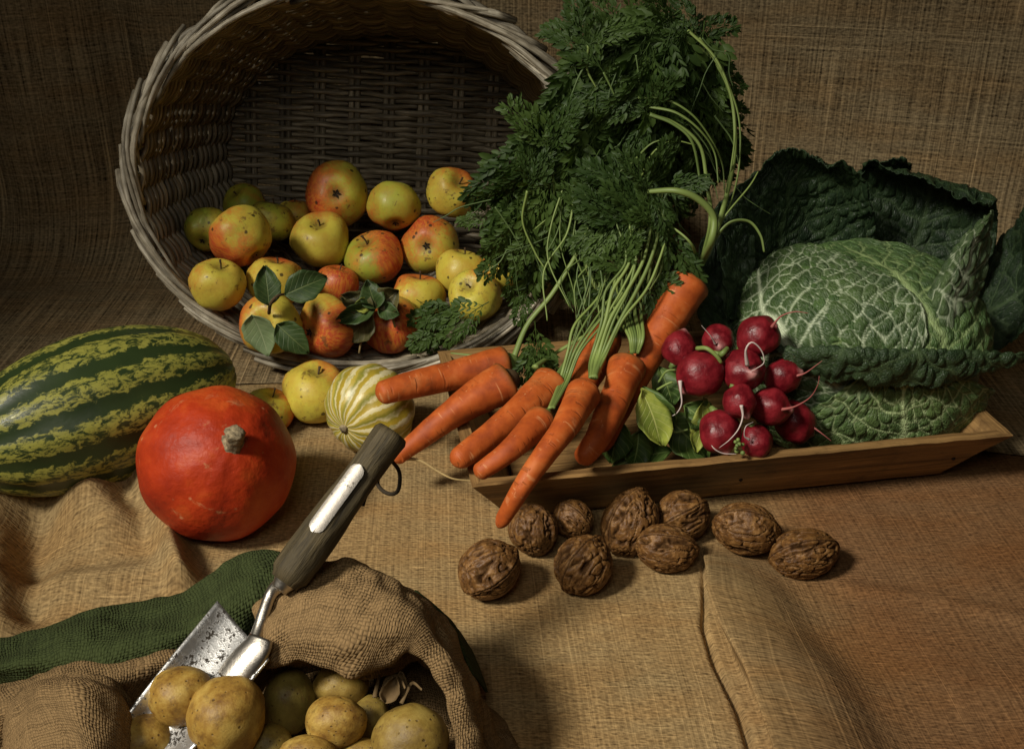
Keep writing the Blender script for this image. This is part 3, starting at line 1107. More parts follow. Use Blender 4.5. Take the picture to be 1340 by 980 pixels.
# px, py, r, y, axis (dimple end seen), which end: 1 stalk, -1 calyx, spin, blush, green, russet, label
APPLES = [
    (441, 254, 41, 1.085, (0.12, -0.95, 0.35), -1, 3.0, 0.50, 0.55, 0.2, 'yellow apple with red cheek and dark eye, topmost and largest at the basket back'),
    (516, 270, 35, 1.075, (0.1, -0.75, -0.55), -1, 2.2, 0.34, 0.7, 0.2, 'yellow green apple with its eye turned down, just below the basket base'),
    (592, 252, 34, 1.085, (0.45, -0.55, 0.75), 1, 1.0, 0.42, 0.35, 0.3, 'golden apple partly covered by the carrot leaves, high in the basket'),
    (563, 321, 38, 1.035, (-0.1, -0.98, 0.35), -1, 4.0, 0.42, 0.5, 0.1, 'smooth yellow apple showing a star shaped dark eye in its middle'),
    (489, 338, 39, 1.035, (-0.3, -0.2, 0.9), 1, 0.2, 0.46, 0.95, 0.3, 'half green half orange apple with a scatter of black specks'),
    (419, 314, 39, 1.045, (0.1, -0.35, 0.95), 1, 1.9, 0.26, 0.25, 0.2, 'plain yellow apple with one round black hole near its hollow'),
    (315, 310, 41, 1.005, (0.6, -0.5, -0.55), -1, 3.3, 0.44, 0.3, 0.25, 'round yellow apple with a red flank and brown scab beneath'),
    (272, 300, 31, 1.075, (-0.1, -0.85, -0.3), -1, 0.6, 0.12, 1.0, 0.55, 'dull green apple tucked against the basket side'),
    (285, 371, 37, 1.015, (0.3, -0.1, 0.9), 1, 2.5, 0.2, 0.2, 0.25, 'clear yellow apple lying lowest against the basket wall'),
    (320, 268, 28, 1.10, (-0.4, -0.3, 0.8), 1, 0.4, 0.05, 1.0, 0.2, 'small green apple peeping out at the back of the heap'),
    (354, 290, 32, 1.08, (0.2, 0.3, 0.9), 1, 0.9, 0.05, 0.9, 1.0, 'olive brown russet apple behind the red flanked yellow one'),
    (360, 368, 38, 0.995, (0.2, 0.1, 0.95), 1, 1.6, 0.46, 0.15, 0.1, 'yellow apple with pink shoulder behind two dark leaves'),
    (354, 424, 41, 0.955, (-0.1, -0.85, 0.45), 1, 2.7, 0.30, 0.3, 0.2, 'yellow apple at the basket lip carrying the leafy twig'),
    (428, 428, 43, 0.955, (-0.55, -0.8, 0.15), -1, 0.3, 0.66, 0.1, 0.15, 'orange red apple with a deep dark eye at the basket lip'),
    (441, 372, 28, 1.00, (0.2, 0.2, 0.9), 1, 0.8, 0.95, 0.0, 0.0, 'crimson apple wedged in the middle of the heap'),
    (512, 424, 40, 0.96, (-0.1, -0.3, 0.9), 1, 4.6, 0.60, 0.45, 0.15, 'red and yellow apple half hidden under wilted leaves'),
    (548, 388, 36, 0.985, (0.1, 0.2, 0.9), 1, 2.0, 0.58, 0.2, 0.1, 'yellow apple with scarlet streaks above the fallen carrot leaf'),
    (621, 387, 36, 0.975, (-0.25, -0.55, 0.75), 1, 1.0, 0.16, 0.35, 0.6, 'dull yellow apple with fine cracks near the basket lip'),
    (604, 356, 34, 1.02, (0.2, 0.2, 0.9), 1, 2.0, 0.18, 0.25, 0.1, 'yellow apple mostly hidden behind the cracked one'),
    (656, 355, 29, 0.995, (0.2, 0.2, 0.9), 1, 3.0, 0.18, 0.2, 0.1, 'small yellow apple showing between hanging carrot leaves'),
    (386, 282, 24, 1.09, (0.0, 0.2, 0.9), 1, 1.0, 0.5, 0.2, 0.2, 'small orange apple barely showing behind the plain yellow one'),
]
OUT_APPLES = [
    (413, 513, 44, 0, (0.2, -0.1, 0.95), 1, 1.2, 0.34, 0.25, 0.35, 'streaked yellow apple on the cloth in front of the basket, beside the gourd'),
    (352, 536, 33, 0, (0.3, 0.1, 0.9), 1, 0.6, 0.34, 0.4, 0.1, 'yellow apple on the cloth peeking out behind the red squash'),
]


def add_apple(px, py, rpx, y, axis, end, spin, bl, gr, ru, label, group, seed):
    c = PY(px, py, y)
    r = rpx * mpp(c)
    W, Fc = apple_mesh(seed, 0.90 + 0.04 * math.sin(seed * 2.1))
    o = mesh_obj('apple', W, Fc, MAT['apple'])
    o.location = c
    o.rotation_mode = 'QUATERNION'
    o.rotation_quaternion = orient(Vector(axis) * end, spin)
    o.scale = (r, r, r)
    o.color = (bl, gr, ru, 1)
    tag(o, label, 'apple', group)
    # stalk
    sw = 0.10 * math.sin(seed)
    V, F_, uv = tube_data(crom([(0, 0, 0.52), (0.02, 0.0, 0.72), (0.05 + sw, 0.04, 0.95 if seed % 2 else 0.85)], 6), [0.035, 0.03, 0.028, 0.028, 0.035, 0.045], 6)
    mesh_obj('stalk', V, F_, MAT['twig'], o, uv)
    # calyx: five withered sepals
    V, Fs = [], []
    for k in range(5):
        a = 2 * math.pi * k / 5 + seed
        b = len(V)
        for (rr, da, zz) in ((0.0, 0, -0.73), (0.09, -0.55, -0.765), (0.15, 0.05, -0.80), (0.09, 0.55, -0.755)):
            V.append((rr * math.cos(a + da), rr * math.sin(a + da), zz))
        Fs.append((b, b + 1, b + 2, b + 3))
    cx = mesh_obj('calyx', V, Fs, MAT['calyx'], o)
    return o


ya = relax(APPLES, floor=0.012)
ya[7] = ya[6] + 0.028
apple_objs = []
for k, a in enumerate(APPLES):
    apple_objs.append(add_apple(*a[:3], ya[k], *a[4:], 'apples heaped in the basket', k + 1))
for k, a in enumerate(OUT_APPLES):
    z = 0.026
    c = P(a[0], a[1], z)
    z = a[2] * mpp(c) * 0.9
    c = P(a[0], a[1], z)
    add_apple(*a[:3], c.y, *a[4:], 'apples lying outside the basket', 40 + k)


def leaf_obj(name, base, tip, width, normal, mat, label=None, cat='leaf', group=None, curl=0.15, bend=0.1, wave=0.1, parent=None, nu=9, nv=14, seed=0, blunt=1.0, rib=True):
    """pointed leaf between two world points, bent back along its normal and cupped across"""
    base, tip, normal = Vector(base), Vector(tip), Vector(normal)
    ax = tip - base
    L = ax.length
    ax.normalize()
    sd = ax.cross(normal).normalized()
    nn = sd.cross(ax).normalized()
    V, uv = [], []
    for i in range(nv):
        v = i / (nv - 1)
        w = width * (math.sin(math.pi * min(1.0, v ** (0.75 * blunt)) * 0.985 + 0.015)) ** 0.85
        serr = 1 + 0.05 * math.sin(v * 60)
        for j in range(nu):
            u = -1 + 2 * j / (nu - 1)
            h = bend * L * math.sin(math.pi * v) + curl * width * (u * u) + wave * width * math.sin(5 * v + 3 * u + seed) * abs(u)
            p = base + ax * (L * v) + sd * (w * u * serr) + nn * h
            V.append(p)
            uv.append((u, v))
    F_ = [(i * nu + j, i * nu + j + 1, (i + 1) * nu + j + 1, (i + 1) * nu + j) for i in range(nv - 1) for j in range(nu - 1)]
    o = mesh_obj(name, [p - base for p in V], F_, mat, uv=uv)
    o.location = base
    solid(o, 0.0004)
    if parent:
        o.parent = parent
        o.matrix_parent_inverse = Matrix.Identity(4)
        o.location = base - Vector(parent.location)
    elif label:
        tag(o, label, cat, group)
    return o


# leafy twig on the apple at the basket lip
def yat(px, py, y):
    return PY(px, py, y)


_c = PY(354, 424, ya[12])
ty = _c.y - 41 * mpp(_c) * 1.0
tw = empty('apple_twig', yat(350, 405, ty))
tag(tw, 'short apple twig with four leaves lying over the apples at the basket lip', 'twig')
tube('stem', [yat(352, 410, ty + 0.008), yat(354, 398, ty), yat(362, 388, ty), yat(376, 384, ty + 0.01)], [0.0016, 0.0014, 0.001], MAT['twig'], tw, 6, 12)
leaf_obj('leaf', yat(352, 400, ty), yat(346, 348, ty + 0.016), 0.0115, (0.3, -1, 0.3), MAT['apple_leaf'], parent=tw, bend=0.08, curl=0.3, seed=1)
leaf_obj('leaf', yat(372, 386, ty), yat(428, 363, ty + 0.02), 0.0135, (0.1, -1, 0.5), MAT['apple_leaf'], parent=tw, bend=0.12, curl=0.2, seed=2)
leaf_obj('leaf', yat(330, 412, ty - 0.006), yat(351, 466, ty - 0.012), 0.0145, (-0.2, -1, 0.4), MAT['apple_leaf_pale'], parent=tw, bend=-0.08, curl=0.15, seed=3)
leaf_obj('leaf', yat(362, 424, ty - 0.006), yat(404, 462, ty - 0.010), 0.0125, (0.2, -1, 0.4), MAT['apple_leaf'], parent=tw, bend=0.1, curl=0.25, seed=4)
# wilted sprig on the middle apple
_c = PY(512, 424, ya[15])
wy_ = _c.y - 40 * mpp(_c) * 1.0
ws = empty('wilted_sprig', yat(492, 405, wy_))
tag(ws, 'wilted sprig with curled brown green leaves on the red and yellow apple', 'sprig')
tube('stem', [yat(470, 462, wy_ - 0.004), yat(474, 440, wy_), yat(486, 416, wy_), yat(492, 402, wy_), yat(510, 408, wy_), yat(517, 428, wy_)], [0.0009, 0.0013, 0.0011], MAT['straw'], ws, 6, 20)
for i, (b, t, w, m, cu, be) in enumerate([
    ((490, 404), (448, 388, ), 0.0105, 'wilted_leaf', 0.6, 0.15), ((492, 402), (440, 420), 0.0085, 'apple_leaf', 0.8, 0.2),
    ((492, 402), (480, 366), 0.0110, 'apple_leaf', 0.5, 0.12), ((494, 402), (522, 380), 0.0125, 'wilted_leaf', 0.5, 0.1),
    ((488, 410), (452, 448), 0.0135, 'wilted_leaf', 0.3, 0.05), ((497, 404), (524, 412), 0.008, 'apple_leaf', 0.7, 0.2),
    ((486, 398), (462, 402), 0.007, 'radish_leaf_yellow', 0.4, 0.15)]):
    leaf_obj('leaf', yat(b[0], b[1], wy_), yat(t[0], t[1], wy_ + (0.006 if t[1] < 400 else -0.004)), w, (0.1, -1, 0.45), MAT[m], parent=ws, curl=cu, bend=be, wave=0.35, seed=i * 2.3)

# ------------------------------------------------------------------ squashes


def gourd_body(name, c, radii, axis, spin, mat, ribs=0, ribamp=0.0, lump=0.02, seed=1, neck=0.0, nu=96, nv=56, dimple=0.0):
    """surface of revolution about local z; u around, v along"""
    V = []
    uv = []
    for i in range(nv + 1):
        f = math.pi * i / nv
        for j in range(nu + 1):
            t = 2 * math.pi * j / nu
            V.append((math.sin(f) * math.cos(t), math.sin(f) * math.sin(t), math.cos(f)))
            uv.append((j / nu, i / nv))
    V = np.array(V)
    th = np.arctan2(V[:, 1], V[:, 0])
    ph = np.arccos(np.clip(V[:, 2], -1, 1))
    k = 1 + ribamp * np.cos(ribs * th) * np.sin(ph) + lump * fbm(V * 1.6 + seed, 3, seed)
    if neck:
        k = k + neck * np.exp(-(ph / 0.55) ** 2)
    k = k - dimple * np.exp(-(ph / 0.25) ** 2)
    V = V * k[:, None] * np.array(radii)[None, :]
    F_ = []
    for i in range(nv):
        for j in range(nu):
            a = i * (nu + 1) + j
            F_.append((a, a + nu + 1, a + nu + 2, a + 1))
    o = mesh_obj(name, V, F_, mat, uv=uv)
    o.location = c
    o.rotation_mode = 'QUATERNION'
    o.rotation_quaternion = orient(axis, spin)
    return o


kc = P(284, 606, 0.0535)
kr = 101 * mpp(kc)
kax = (ray(302, 566).normalized() * -0.35 + Vector((0.10, -0.25, 0.85))).normalized()
kuri = gourd_body('red_squash', kc, (kr, kr, kr * 0.99), (0.42, -0.62, 0.68), 0.4, MAT['kuri'], 9, 0.009, 0.014, 4, 0.03)
tag(kuri, 'round orange red squash with a corky stub of stalk', 'squash')
upl = kuri.rotation_quaternion.inverted() @ Vector((0.05, -0.05, 1.0))
sp = [Vector((0, 0, kr * 0.98)), Vector((0, 0, kr * 1.06)), Vector((0, 0, kr * 1.11)) + upl * 0.003, Vector((0, 0, kr * 1.15)) + upl * 0.008]
V, F_, uv = tube_data(crom(sp, 14), [0.0105, 0.0082, 0.0066, 0.006, 0.0058, 0.0057, 0.0057, 0.0058, 0.006, 0.0063, 0.0066, 0.0068, 0.0066, 0.005], 16,
                      disp=lambda L, a: 1 + 0.12 * np.cos(5 * a) + 0.10 * vnoise(np.stack([np.cos(a).ravel() * 2, np.sin(a).ravel() * 2, L.ravel() * 400], axis=1), 3).reshape(L.shape))
st = mesh_obj('stalk', V, F_, MAT['stem_end'], kuri, uv)

mc = P(132, 535, 0.062)
mr = 100 * mpp(mc)
marrow = gourd_body('striped_marrow', mc, (mr, mr, 0.109), (0.80, 0.60, 0.03), 0.9, MAT['marrow'], 12, 0.014, 0.012, 2)
tag(marrow, 'large dark green marrow mottled with yellow stripes', 'squash')

gc = P(484, 535, 0.034)
gr_ = 60 * mpp(gc)
gourd = gourd_body('striped_gourd', gc, (gr_, gr_, gr_ * 0.92), (-0.50, -0.80, -0.05), 0.0, MAT['gourd'], 11, 0.022, 0.015, 6, 0.0, 88, 48, 0.05)
tag(gourd, 'small pale yellow gourd striped green and white beside the carrots', 'gourd')
V, F_, uv = tube_data(crom([(0, 0, gr_ * 0.80), (0, 0, gr_ * 0.94)], 4), [0.0042, 0.0036, 0.0036, 0.0034], 8, disp=lambda L, a: 1 + 0.14 * np.cos(5 * a))
mesh_obj('stalk', V, F_, MAT['stem_end'], gourd, uv)

# ------------------------------------------------------------------ wooden crate
TZ = 0.056
CT = [P(618, 637, TZ), P(1326, 569, TZ)]
e = (CT[1] - CT[0]).normalized()
e.z = 0
nperp = Vector((-e.y, e.x, 0))
DEP = 0.215
top = [CT[0], CT[1], CT[1] + nperp * DEP, CT[0] + nperp * DEP]
flare, thk, zb = 0.033, 0.0085, 0.004
cen = sum(top, Vector()) / 4


def inset(pts, d, z):
    ex, ey = e, nperp
    o = []
    for (p, sx, sy) in zip(pts, (1, -1, -1, 1), (1, 1, -1, -1)):
        q = p + ex * (d * sx) + ey * (d * sy)
        o.append(Vector((q.x, q.y, z)))
    return o


oT, iT = inset(top, 0.0, TZ), inset(top, thk * 1.2, TZ)
oB, iB = inset(top, flare, zb), inset(top, flare + thk * 1.2, zb)
crate = empty('wooden_crate', (cen.x, cen.y, 0))
tag(crate, 'shallow wooden crate with flared sides holding the cabbage and radishes', 'crate')


def board(name, a, b, rim=0.0):
    """side board between corners a and b, cut into a fine grid for worn edges"""
    nl, nh = 60, 8
    L = (oT[a] - oT[b]).length
    verts, uvs, faces = [], [], []
    secs = []
    for i in range(nl + 1):
        s = i / nl
        q = [oB[a].lerp(oB[b], s), oT[a].lerp(oT[b], s), iT[a].lerp(iT[b], s), iB[a].lerp(iB[b], s)]
        ring = []
        for k0, k1, m in ((0, 1, nh), (1, 2, 2), (2, 3, nh), (3, 0, 2)):
            for j in range(m):
                ring.append(q[k0].lerp(q[k1], j / m))
        secs.append(ring)
    m = len(secs[0])
    for i, ring in enumerate(secs):
        for j, p in enumerate(ring):
            verts.append(tuple(p))
            uvs.append((L * i / nl + a * 0.7, 0.009 * j + a * 0.31))
    va = np.array(verts)
    w = fbm(va * np.array([30, 30, 120]), 3, 12 + a)
    edge = np.array([1.0 if (j in (nh, nh + 2)) else 0.35 for _ in secs for j in range(m)])
    va[:, 2] += -0.0012 * np.abs(w) * edge * (va[:, 2] > TZ * 0.7)
    va += np.array([nperp.x, nperp.y, 0])[None, :] * (0.0005 * w)[:, None]
    for i in range(nl):
        for j in range(m):
            k = (j + 1) % m
            faces.append((i * m + j, i * m + k, (i + 1) * m + k, (i + 1) * m + j))
    faces.append(tuple(range(m)))
    faces.append(tuple(reversed(range(nl * m, (nl + 1) * m))))
    o = mesh_obj(name, va - np.array(crate.location), faces, MAT['crate'], crate, uvs, smooth=False)
    return o


board('front_board', 0, 1)
board('end_board', 1, 2)
board('back_board', 2, 3)
board('end_board', 3, 0)
nfl = 4
for k in range(nfl):     # floor planks
    a0, a1 = k / nfl + 0.004, (k + 1) / nfl - 0.004
    q = [iB[0].lerp(iB[3], a0), iB[1].lerp(iB[2], a0), iB[1].lerp(iB[2], a1), iB[0].lerp(iB[3], a1)]
    V = [tuple(Vector((p.x, p.y, z)) - crate.location) for z in (0.004, 0.010) for p in q]
    mesh_obj('floor_plank', V, [(3, 2, 1, 0), (4, 5, 6, 7), (0, 1, 5, 4), (1, 2, 6, 5), (2, 3, 7, 6), (3, 0, 4, 7)], MAT['crate'], crate,
             [(0, 0.3 * k), (0.4, 0.3 * k), (0.4, 0.3 * k + 0.04), (0, 0.3 * k + 0.04)] * 2, smooth=False)
# nail heads on the front board
for s in (0.04, 0.5, 0.96):
    p = oB[0].lerp(oB[1], s).lerp(oT[0].lerp(oT[1], s), 0.45)
    V, F_, _, _ = sphere_data(8, 5)
    mesh_obj('nail', V * 0.0016 + np.array(p - crate.location), F_, MAT['calyx'], crate)

# ------------------------------------------------------------------ savoy cabbage
CC = PY(1120, 452, 0.845)
CR = np.array([0.098, 0.088, 0.078])
cab = empty('savoy_cabbage', (CC.x, CC.y, 0.012))
tag(cab, 'savoy cabbage with crinkled veined leaves and dark outer leaves, in the crate', 'cabbage')
cabl = np.array(cab.location)


def vein_field(nu, nv, W, L, seed, cell):
    """vein mask and blister height on a leaf grid of half width W and length L (metres)"""
    uu, vv = np.meshgrid(np.linspace(-1, 1, nu), np.linspace(0, 1, nv))
    x, y = (uu * W).ravel(), (vv * L).ravel()
    p3 = np.stack([x * 45, y * 45, np.full(x.size, seed * 3.7)], axis=1)
    x = x + 0.0045 * vnoise(p3, seed)
    y = y + 0.0045 * vnoise(p3 + 9.1, seed + 1)
    ax_ = np.abs(x)
    yy = y - 0.55 * ax_
    gx, gy = x / (cell * 0.85), yy / (cell * 1.45)
    ix, iy = np.floor(gx).astype(np.int64), np.floor(gy).astype(np.int64)
    f1, f2 = np.full(x.size, 9.0), np.full(x.size, 9.0)
    for a in (-2, -1, 0, 1, 2):
        for b in (-2, -1, 0, 1, 2):
            jx = 0.5 + 0.42 * _hash(ix + a, iy + b, np.zeros_like(ix), seed + 50)
            jy = 0.5 + 0.42 * _hash(ix + a, iy + b, np.ones_like(ix), seed + 51)
            d = np.hypot(gx - (ix + a + jx), gy - (iy + b + jy))
            f2 = np.where(d < f1, f1, np.minimum(f2, d))
            f1 = np.minimum(f1, d)
    e_ = f2 - f1
    wv = 0.035 + 0.055 * np.clip(0.5 + 0.9 * vnoise(p3 * 0.35 + 4.4, seed + 2), 0, 1)
    net = np.exp(-(e_ / wv) ** 2)
    mid = np.exp(-(x / (0.0026 * (1.35 - vv.ravel()) + 0.0004)) ** 2)
    sp = 0.024
    sd = np.abs((yy / sp) % 1.0 - 0.5) * sp
    sec = np.exp(-(sd / (0.0009 * np.clip(1.2 - ax_ / W, 0.35, 1))) ** 2)
    vein = np.maximum(np.maximum(mid, 0.95 * sec), 0.8 * net)
    puff = (1 - np.exp(-(e_ / 0.30) ** 2)) * (1 - np.exp(-(sd / 0.003) ** 2)) * (1 - np.exp(-(x / 0.004) ** 2))
    return vein.reshape(nv, nu), puff.reshape(nv, nu)


def finish_leaf(name, g, mat, th=0.0007, seed=1, cell=0.011, amp=0.0016, outward=None):
    nv, nu = g.shape[:2]
    W = 0.5 * np.linalg.norm(np.diff(g[nv // 2], axis=0), axis=1).sum()
    L = np.linalg.norm(np.diff(g[:, nu // 2], axis=0), axis=1).sum()
    vein, puff = vein_field(nu, nv, W, L, seed, cell)
    n = grid_normals(g)
    ref = (g - np.array(outward)) if outward is not None else (np.array([0, 0, CAM_H]) - g)
    if (n * ref).sum() < 0:
        n = -n
    g = g + n * (amp * (puff - 0.5) + 0.0005 * vein)[:, :, None]
    uu, vv = np.meshgrid(np.linspace(-1, 1, nu), np.linspace(0, 1, nv))
    uv = np.stack([uu, vv], axis=2).reshape(-1, 2)
    F_ = [(i * nu + j, i * nu + j + 1, (i + 1) * nu + j + 1, (i + 1) * nu + j) for i in range(nv - 1) for j in range(nu - 1)]
    o = mesh_obj(name, g.reshape(-1, 3) - cabl, F_, mat, cab, uv)
    a = o.data.attributes.new('vein', 'FLOAT', 'POINT')
    a.data.foreach_set('value', vein.ravel().astype(np.float32))
    solid(o, th, 0.0)
    return o


def dirv(px, py):
    """direction from the head centre to the head surface seen at a pixel (front side)"""
    d = ray(px, py)
    o = (Vector((0, 0, CAM_H)) - CC)
    S = Vector((1 / CR[0], 1 / CR[1], 1 / CR[2]))
    oo = Vector((o.x * S.x, o.y * S.y, o.z * S.z))
    dd = Vector((d.x * S.x, d.y * S.y, d.z * S.z))
    A, B, C_ = dd.dot(dd), 2 * oo.dot(dd), oo.dot(oo) - 1
    disc = B * B - 4 * A * C_
    if disc < 0:
        t = -B / (2 * A)
    else:
        t = (-B - math.sqrt(disc)) / (2 * A)
    h = oo + dd * t
    return h.normalized()


def head_leaf(name, base, tip, halfw, off, mat, lift_tip=0.0, lift_edge=0.0, seed=1, nu=190, nv=150, ruffle=0.0010, bulge=0.75, crinkle=0.0010):
    """leaf wrapped on the head ellipsoid from direction base to direction tip; halfw in radians"""
    b, t = Vector(base).normalized(), Vector(tip).normalized()
    ang = b.angle(t)
    axn = b.cross(t).normalized()
    g = np.zeros((nv, nu, 3))
    for i in range(nv):
        v = i / (nv - 1)
        d = Quaternion(axn, ang * v) @ b
        fwd = axn.cross(d).normalized()
        w = halfw * (math.sin(math.pi * (0.12 + 0.86 * v) ** bulge)) ** 0.6
        for j in range(nu):
            u = -1 + 2 * j / (nu - 1)
            q = Quaternion(fwd, -w * u) @ d
            k = 1 + off + lift_tip * max(0, v - 0.6) ** 2 * 6 + lift_edge * abs(u) ** 4
            k *= (abs(q.x) ** 2.6 + abs(q.y) ** 2.6 + abs(q.z) ** 2.6) ** (-1 / 2.6)
            g[i, j] = (q.x * k, q.y * k, q.z * k)
    fl = g.reshape(-1, 3)
    uu, vv = np.meshgrid(np.linspace(-1, 1, nu), np.linspace(0, 1, nv))
    ed = np.clip(np.maximum(np.abs(uu), vv) - 0.7, 0, 1).ravel() / 0.3
    k = crinkle / 0.09 * fbm(fl * 9 + seed, 2, seed) + ed * ruffle / 0.09 * fbm(fl * 7 + seed * 2, 2, seed + 5) * 2
    fl = fl * (1 + k)[:, None] * CR[None, :] + np.array(CC)[None, :]
    return finish_leaf(name, fl.reshape(nv, nu, 3), mat, seed=seed, cell=0.0125, amp=0.0019, outward=CC)


# solid heart
V, F_, ph, th = sphere_data(48, 32)
Vh = V * ((0.97 + 0.02 * fbm(V * 5, 2, 2)) * (np.abs(V) ** 2.6).sum(axis=1) ** (-1 / 2.6))[:, None] * CR[None, :] + np.array(CC) - cabl
uvh = np.stack([np.cos(th) * np.sin(ph), ph / math.pi], axis=1)
mesh_obj('heart', Vh, F_, MAT['cab_mid'], cab, uvh)
# leaf wrapped across the front and top, pale veins fanning upward
head_leaf('head_leaf', dirv(1120, 520), dirv(1010, 330) + Vector((-0.2, 0.35, 0.1)), 0.95, 0.040, MAT['cab_pale'], 0.0, 0.015, 3)
head_leaf('head_leaf', dirv(1225, 480), dirv(1110, 330) + Vector((-0.15, 0.35, 0.1)), 0.80, 0.018, MAT['cab_mid'], 0.0, 0.015, 5)
# lower wrapper with its upright midrib, rim folded outward
head_leaf('wrapper_leaf', dirv(1165, 590) + Vector((0, 0.05, -0.25)), dirv(1172, 470), 1.0, 0.075, MAT['cab_wrap'], 0.03, 0.01, 8, ruffle=0.001, bulge=0.5)


def loft_leaf(name, rows, mat, seed=1, nu=60, nv=60, crinkle=0.0016, ruffle=0.004):
    nu, nv = int(nu * 2.0), int(nv * 2.0)
    g, _, _ = loft_data(rows, nu, nv)
    n = grid_normals(g)
    uu, vv = np.meshgrid(np.linspace(-1, 1, nu), np.linspace(0, 1, nv))
    ed = np.clip(np.maximum(np.abs(uu), vv) - 0.65, 0, 1) / 0.35
    fl = g.reshape(-1, 3)
    h = crinkle * fbm(fl * 60 + seed, 2, seed).reshape(nv, nu) + ruffle * ed * fbm(fl * 32 + seed * 3, 2, seed + 9).reshape(nv, nu)
    g = g + n * h[:, :, None]
    g[:, :, 2] += (0.004 * ed.reshape(nv, nu) * fbm(fl * 90, 2, seed + 4).reshape(nv, nu))
    return finish_leaf(name, g, mat, seed=seed, cell=0.011, amp=0.0024)


A = lambda px, py, y: PY(px, py, y)
# folded-over rim of the wrapper (dark upper face, reaching out past the crate end)
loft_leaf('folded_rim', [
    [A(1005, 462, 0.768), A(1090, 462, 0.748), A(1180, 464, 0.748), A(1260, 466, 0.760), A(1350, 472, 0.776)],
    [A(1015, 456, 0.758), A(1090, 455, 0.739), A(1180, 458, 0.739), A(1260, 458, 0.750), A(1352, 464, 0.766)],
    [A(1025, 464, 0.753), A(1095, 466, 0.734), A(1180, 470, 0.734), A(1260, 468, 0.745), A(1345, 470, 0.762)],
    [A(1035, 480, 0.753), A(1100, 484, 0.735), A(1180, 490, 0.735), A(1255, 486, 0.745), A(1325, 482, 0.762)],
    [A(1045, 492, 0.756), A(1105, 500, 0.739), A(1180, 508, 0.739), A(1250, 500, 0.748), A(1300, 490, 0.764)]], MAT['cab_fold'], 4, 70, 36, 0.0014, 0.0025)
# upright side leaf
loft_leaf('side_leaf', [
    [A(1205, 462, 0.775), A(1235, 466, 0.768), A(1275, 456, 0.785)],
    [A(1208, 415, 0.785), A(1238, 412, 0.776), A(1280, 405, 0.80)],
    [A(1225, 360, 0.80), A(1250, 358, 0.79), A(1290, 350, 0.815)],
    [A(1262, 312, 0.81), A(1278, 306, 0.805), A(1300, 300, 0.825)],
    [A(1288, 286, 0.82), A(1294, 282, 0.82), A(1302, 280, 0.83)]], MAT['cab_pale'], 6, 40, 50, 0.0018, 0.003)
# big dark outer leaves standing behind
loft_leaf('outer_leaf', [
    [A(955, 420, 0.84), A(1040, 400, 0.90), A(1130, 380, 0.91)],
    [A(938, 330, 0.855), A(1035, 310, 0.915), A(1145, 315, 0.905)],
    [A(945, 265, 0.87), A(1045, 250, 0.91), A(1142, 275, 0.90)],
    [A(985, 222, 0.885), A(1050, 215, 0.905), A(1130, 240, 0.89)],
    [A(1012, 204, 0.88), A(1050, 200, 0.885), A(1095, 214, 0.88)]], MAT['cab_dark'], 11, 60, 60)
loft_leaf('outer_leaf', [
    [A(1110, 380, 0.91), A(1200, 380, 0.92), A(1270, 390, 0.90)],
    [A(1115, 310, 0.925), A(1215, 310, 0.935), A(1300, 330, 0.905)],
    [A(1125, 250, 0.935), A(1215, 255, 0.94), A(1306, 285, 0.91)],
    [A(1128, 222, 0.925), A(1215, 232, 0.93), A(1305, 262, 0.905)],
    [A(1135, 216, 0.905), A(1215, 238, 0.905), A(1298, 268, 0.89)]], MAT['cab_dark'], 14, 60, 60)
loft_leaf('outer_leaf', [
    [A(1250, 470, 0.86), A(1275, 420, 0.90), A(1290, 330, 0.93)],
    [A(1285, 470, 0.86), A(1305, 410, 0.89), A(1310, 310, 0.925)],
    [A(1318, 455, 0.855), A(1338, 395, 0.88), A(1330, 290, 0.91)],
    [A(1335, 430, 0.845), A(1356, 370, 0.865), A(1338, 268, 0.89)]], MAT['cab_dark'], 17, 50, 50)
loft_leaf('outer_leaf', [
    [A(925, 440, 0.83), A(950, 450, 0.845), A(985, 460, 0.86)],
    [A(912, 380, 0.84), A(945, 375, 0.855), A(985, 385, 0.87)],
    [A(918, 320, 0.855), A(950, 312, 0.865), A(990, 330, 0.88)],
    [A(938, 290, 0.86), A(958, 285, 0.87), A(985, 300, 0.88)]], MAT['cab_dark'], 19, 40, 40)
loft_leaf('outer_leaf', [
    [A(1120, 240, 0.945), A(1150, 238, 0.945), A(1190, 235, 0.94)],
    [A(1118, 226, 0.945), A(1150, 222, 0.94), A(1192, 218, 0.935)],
    [A(1125, 222, 0.93), A(1155, 214, 0.925), A(1186, 208, 0.92)]], MAT['cab_dark'], 23, 30, 20, 0.002, 0.003)

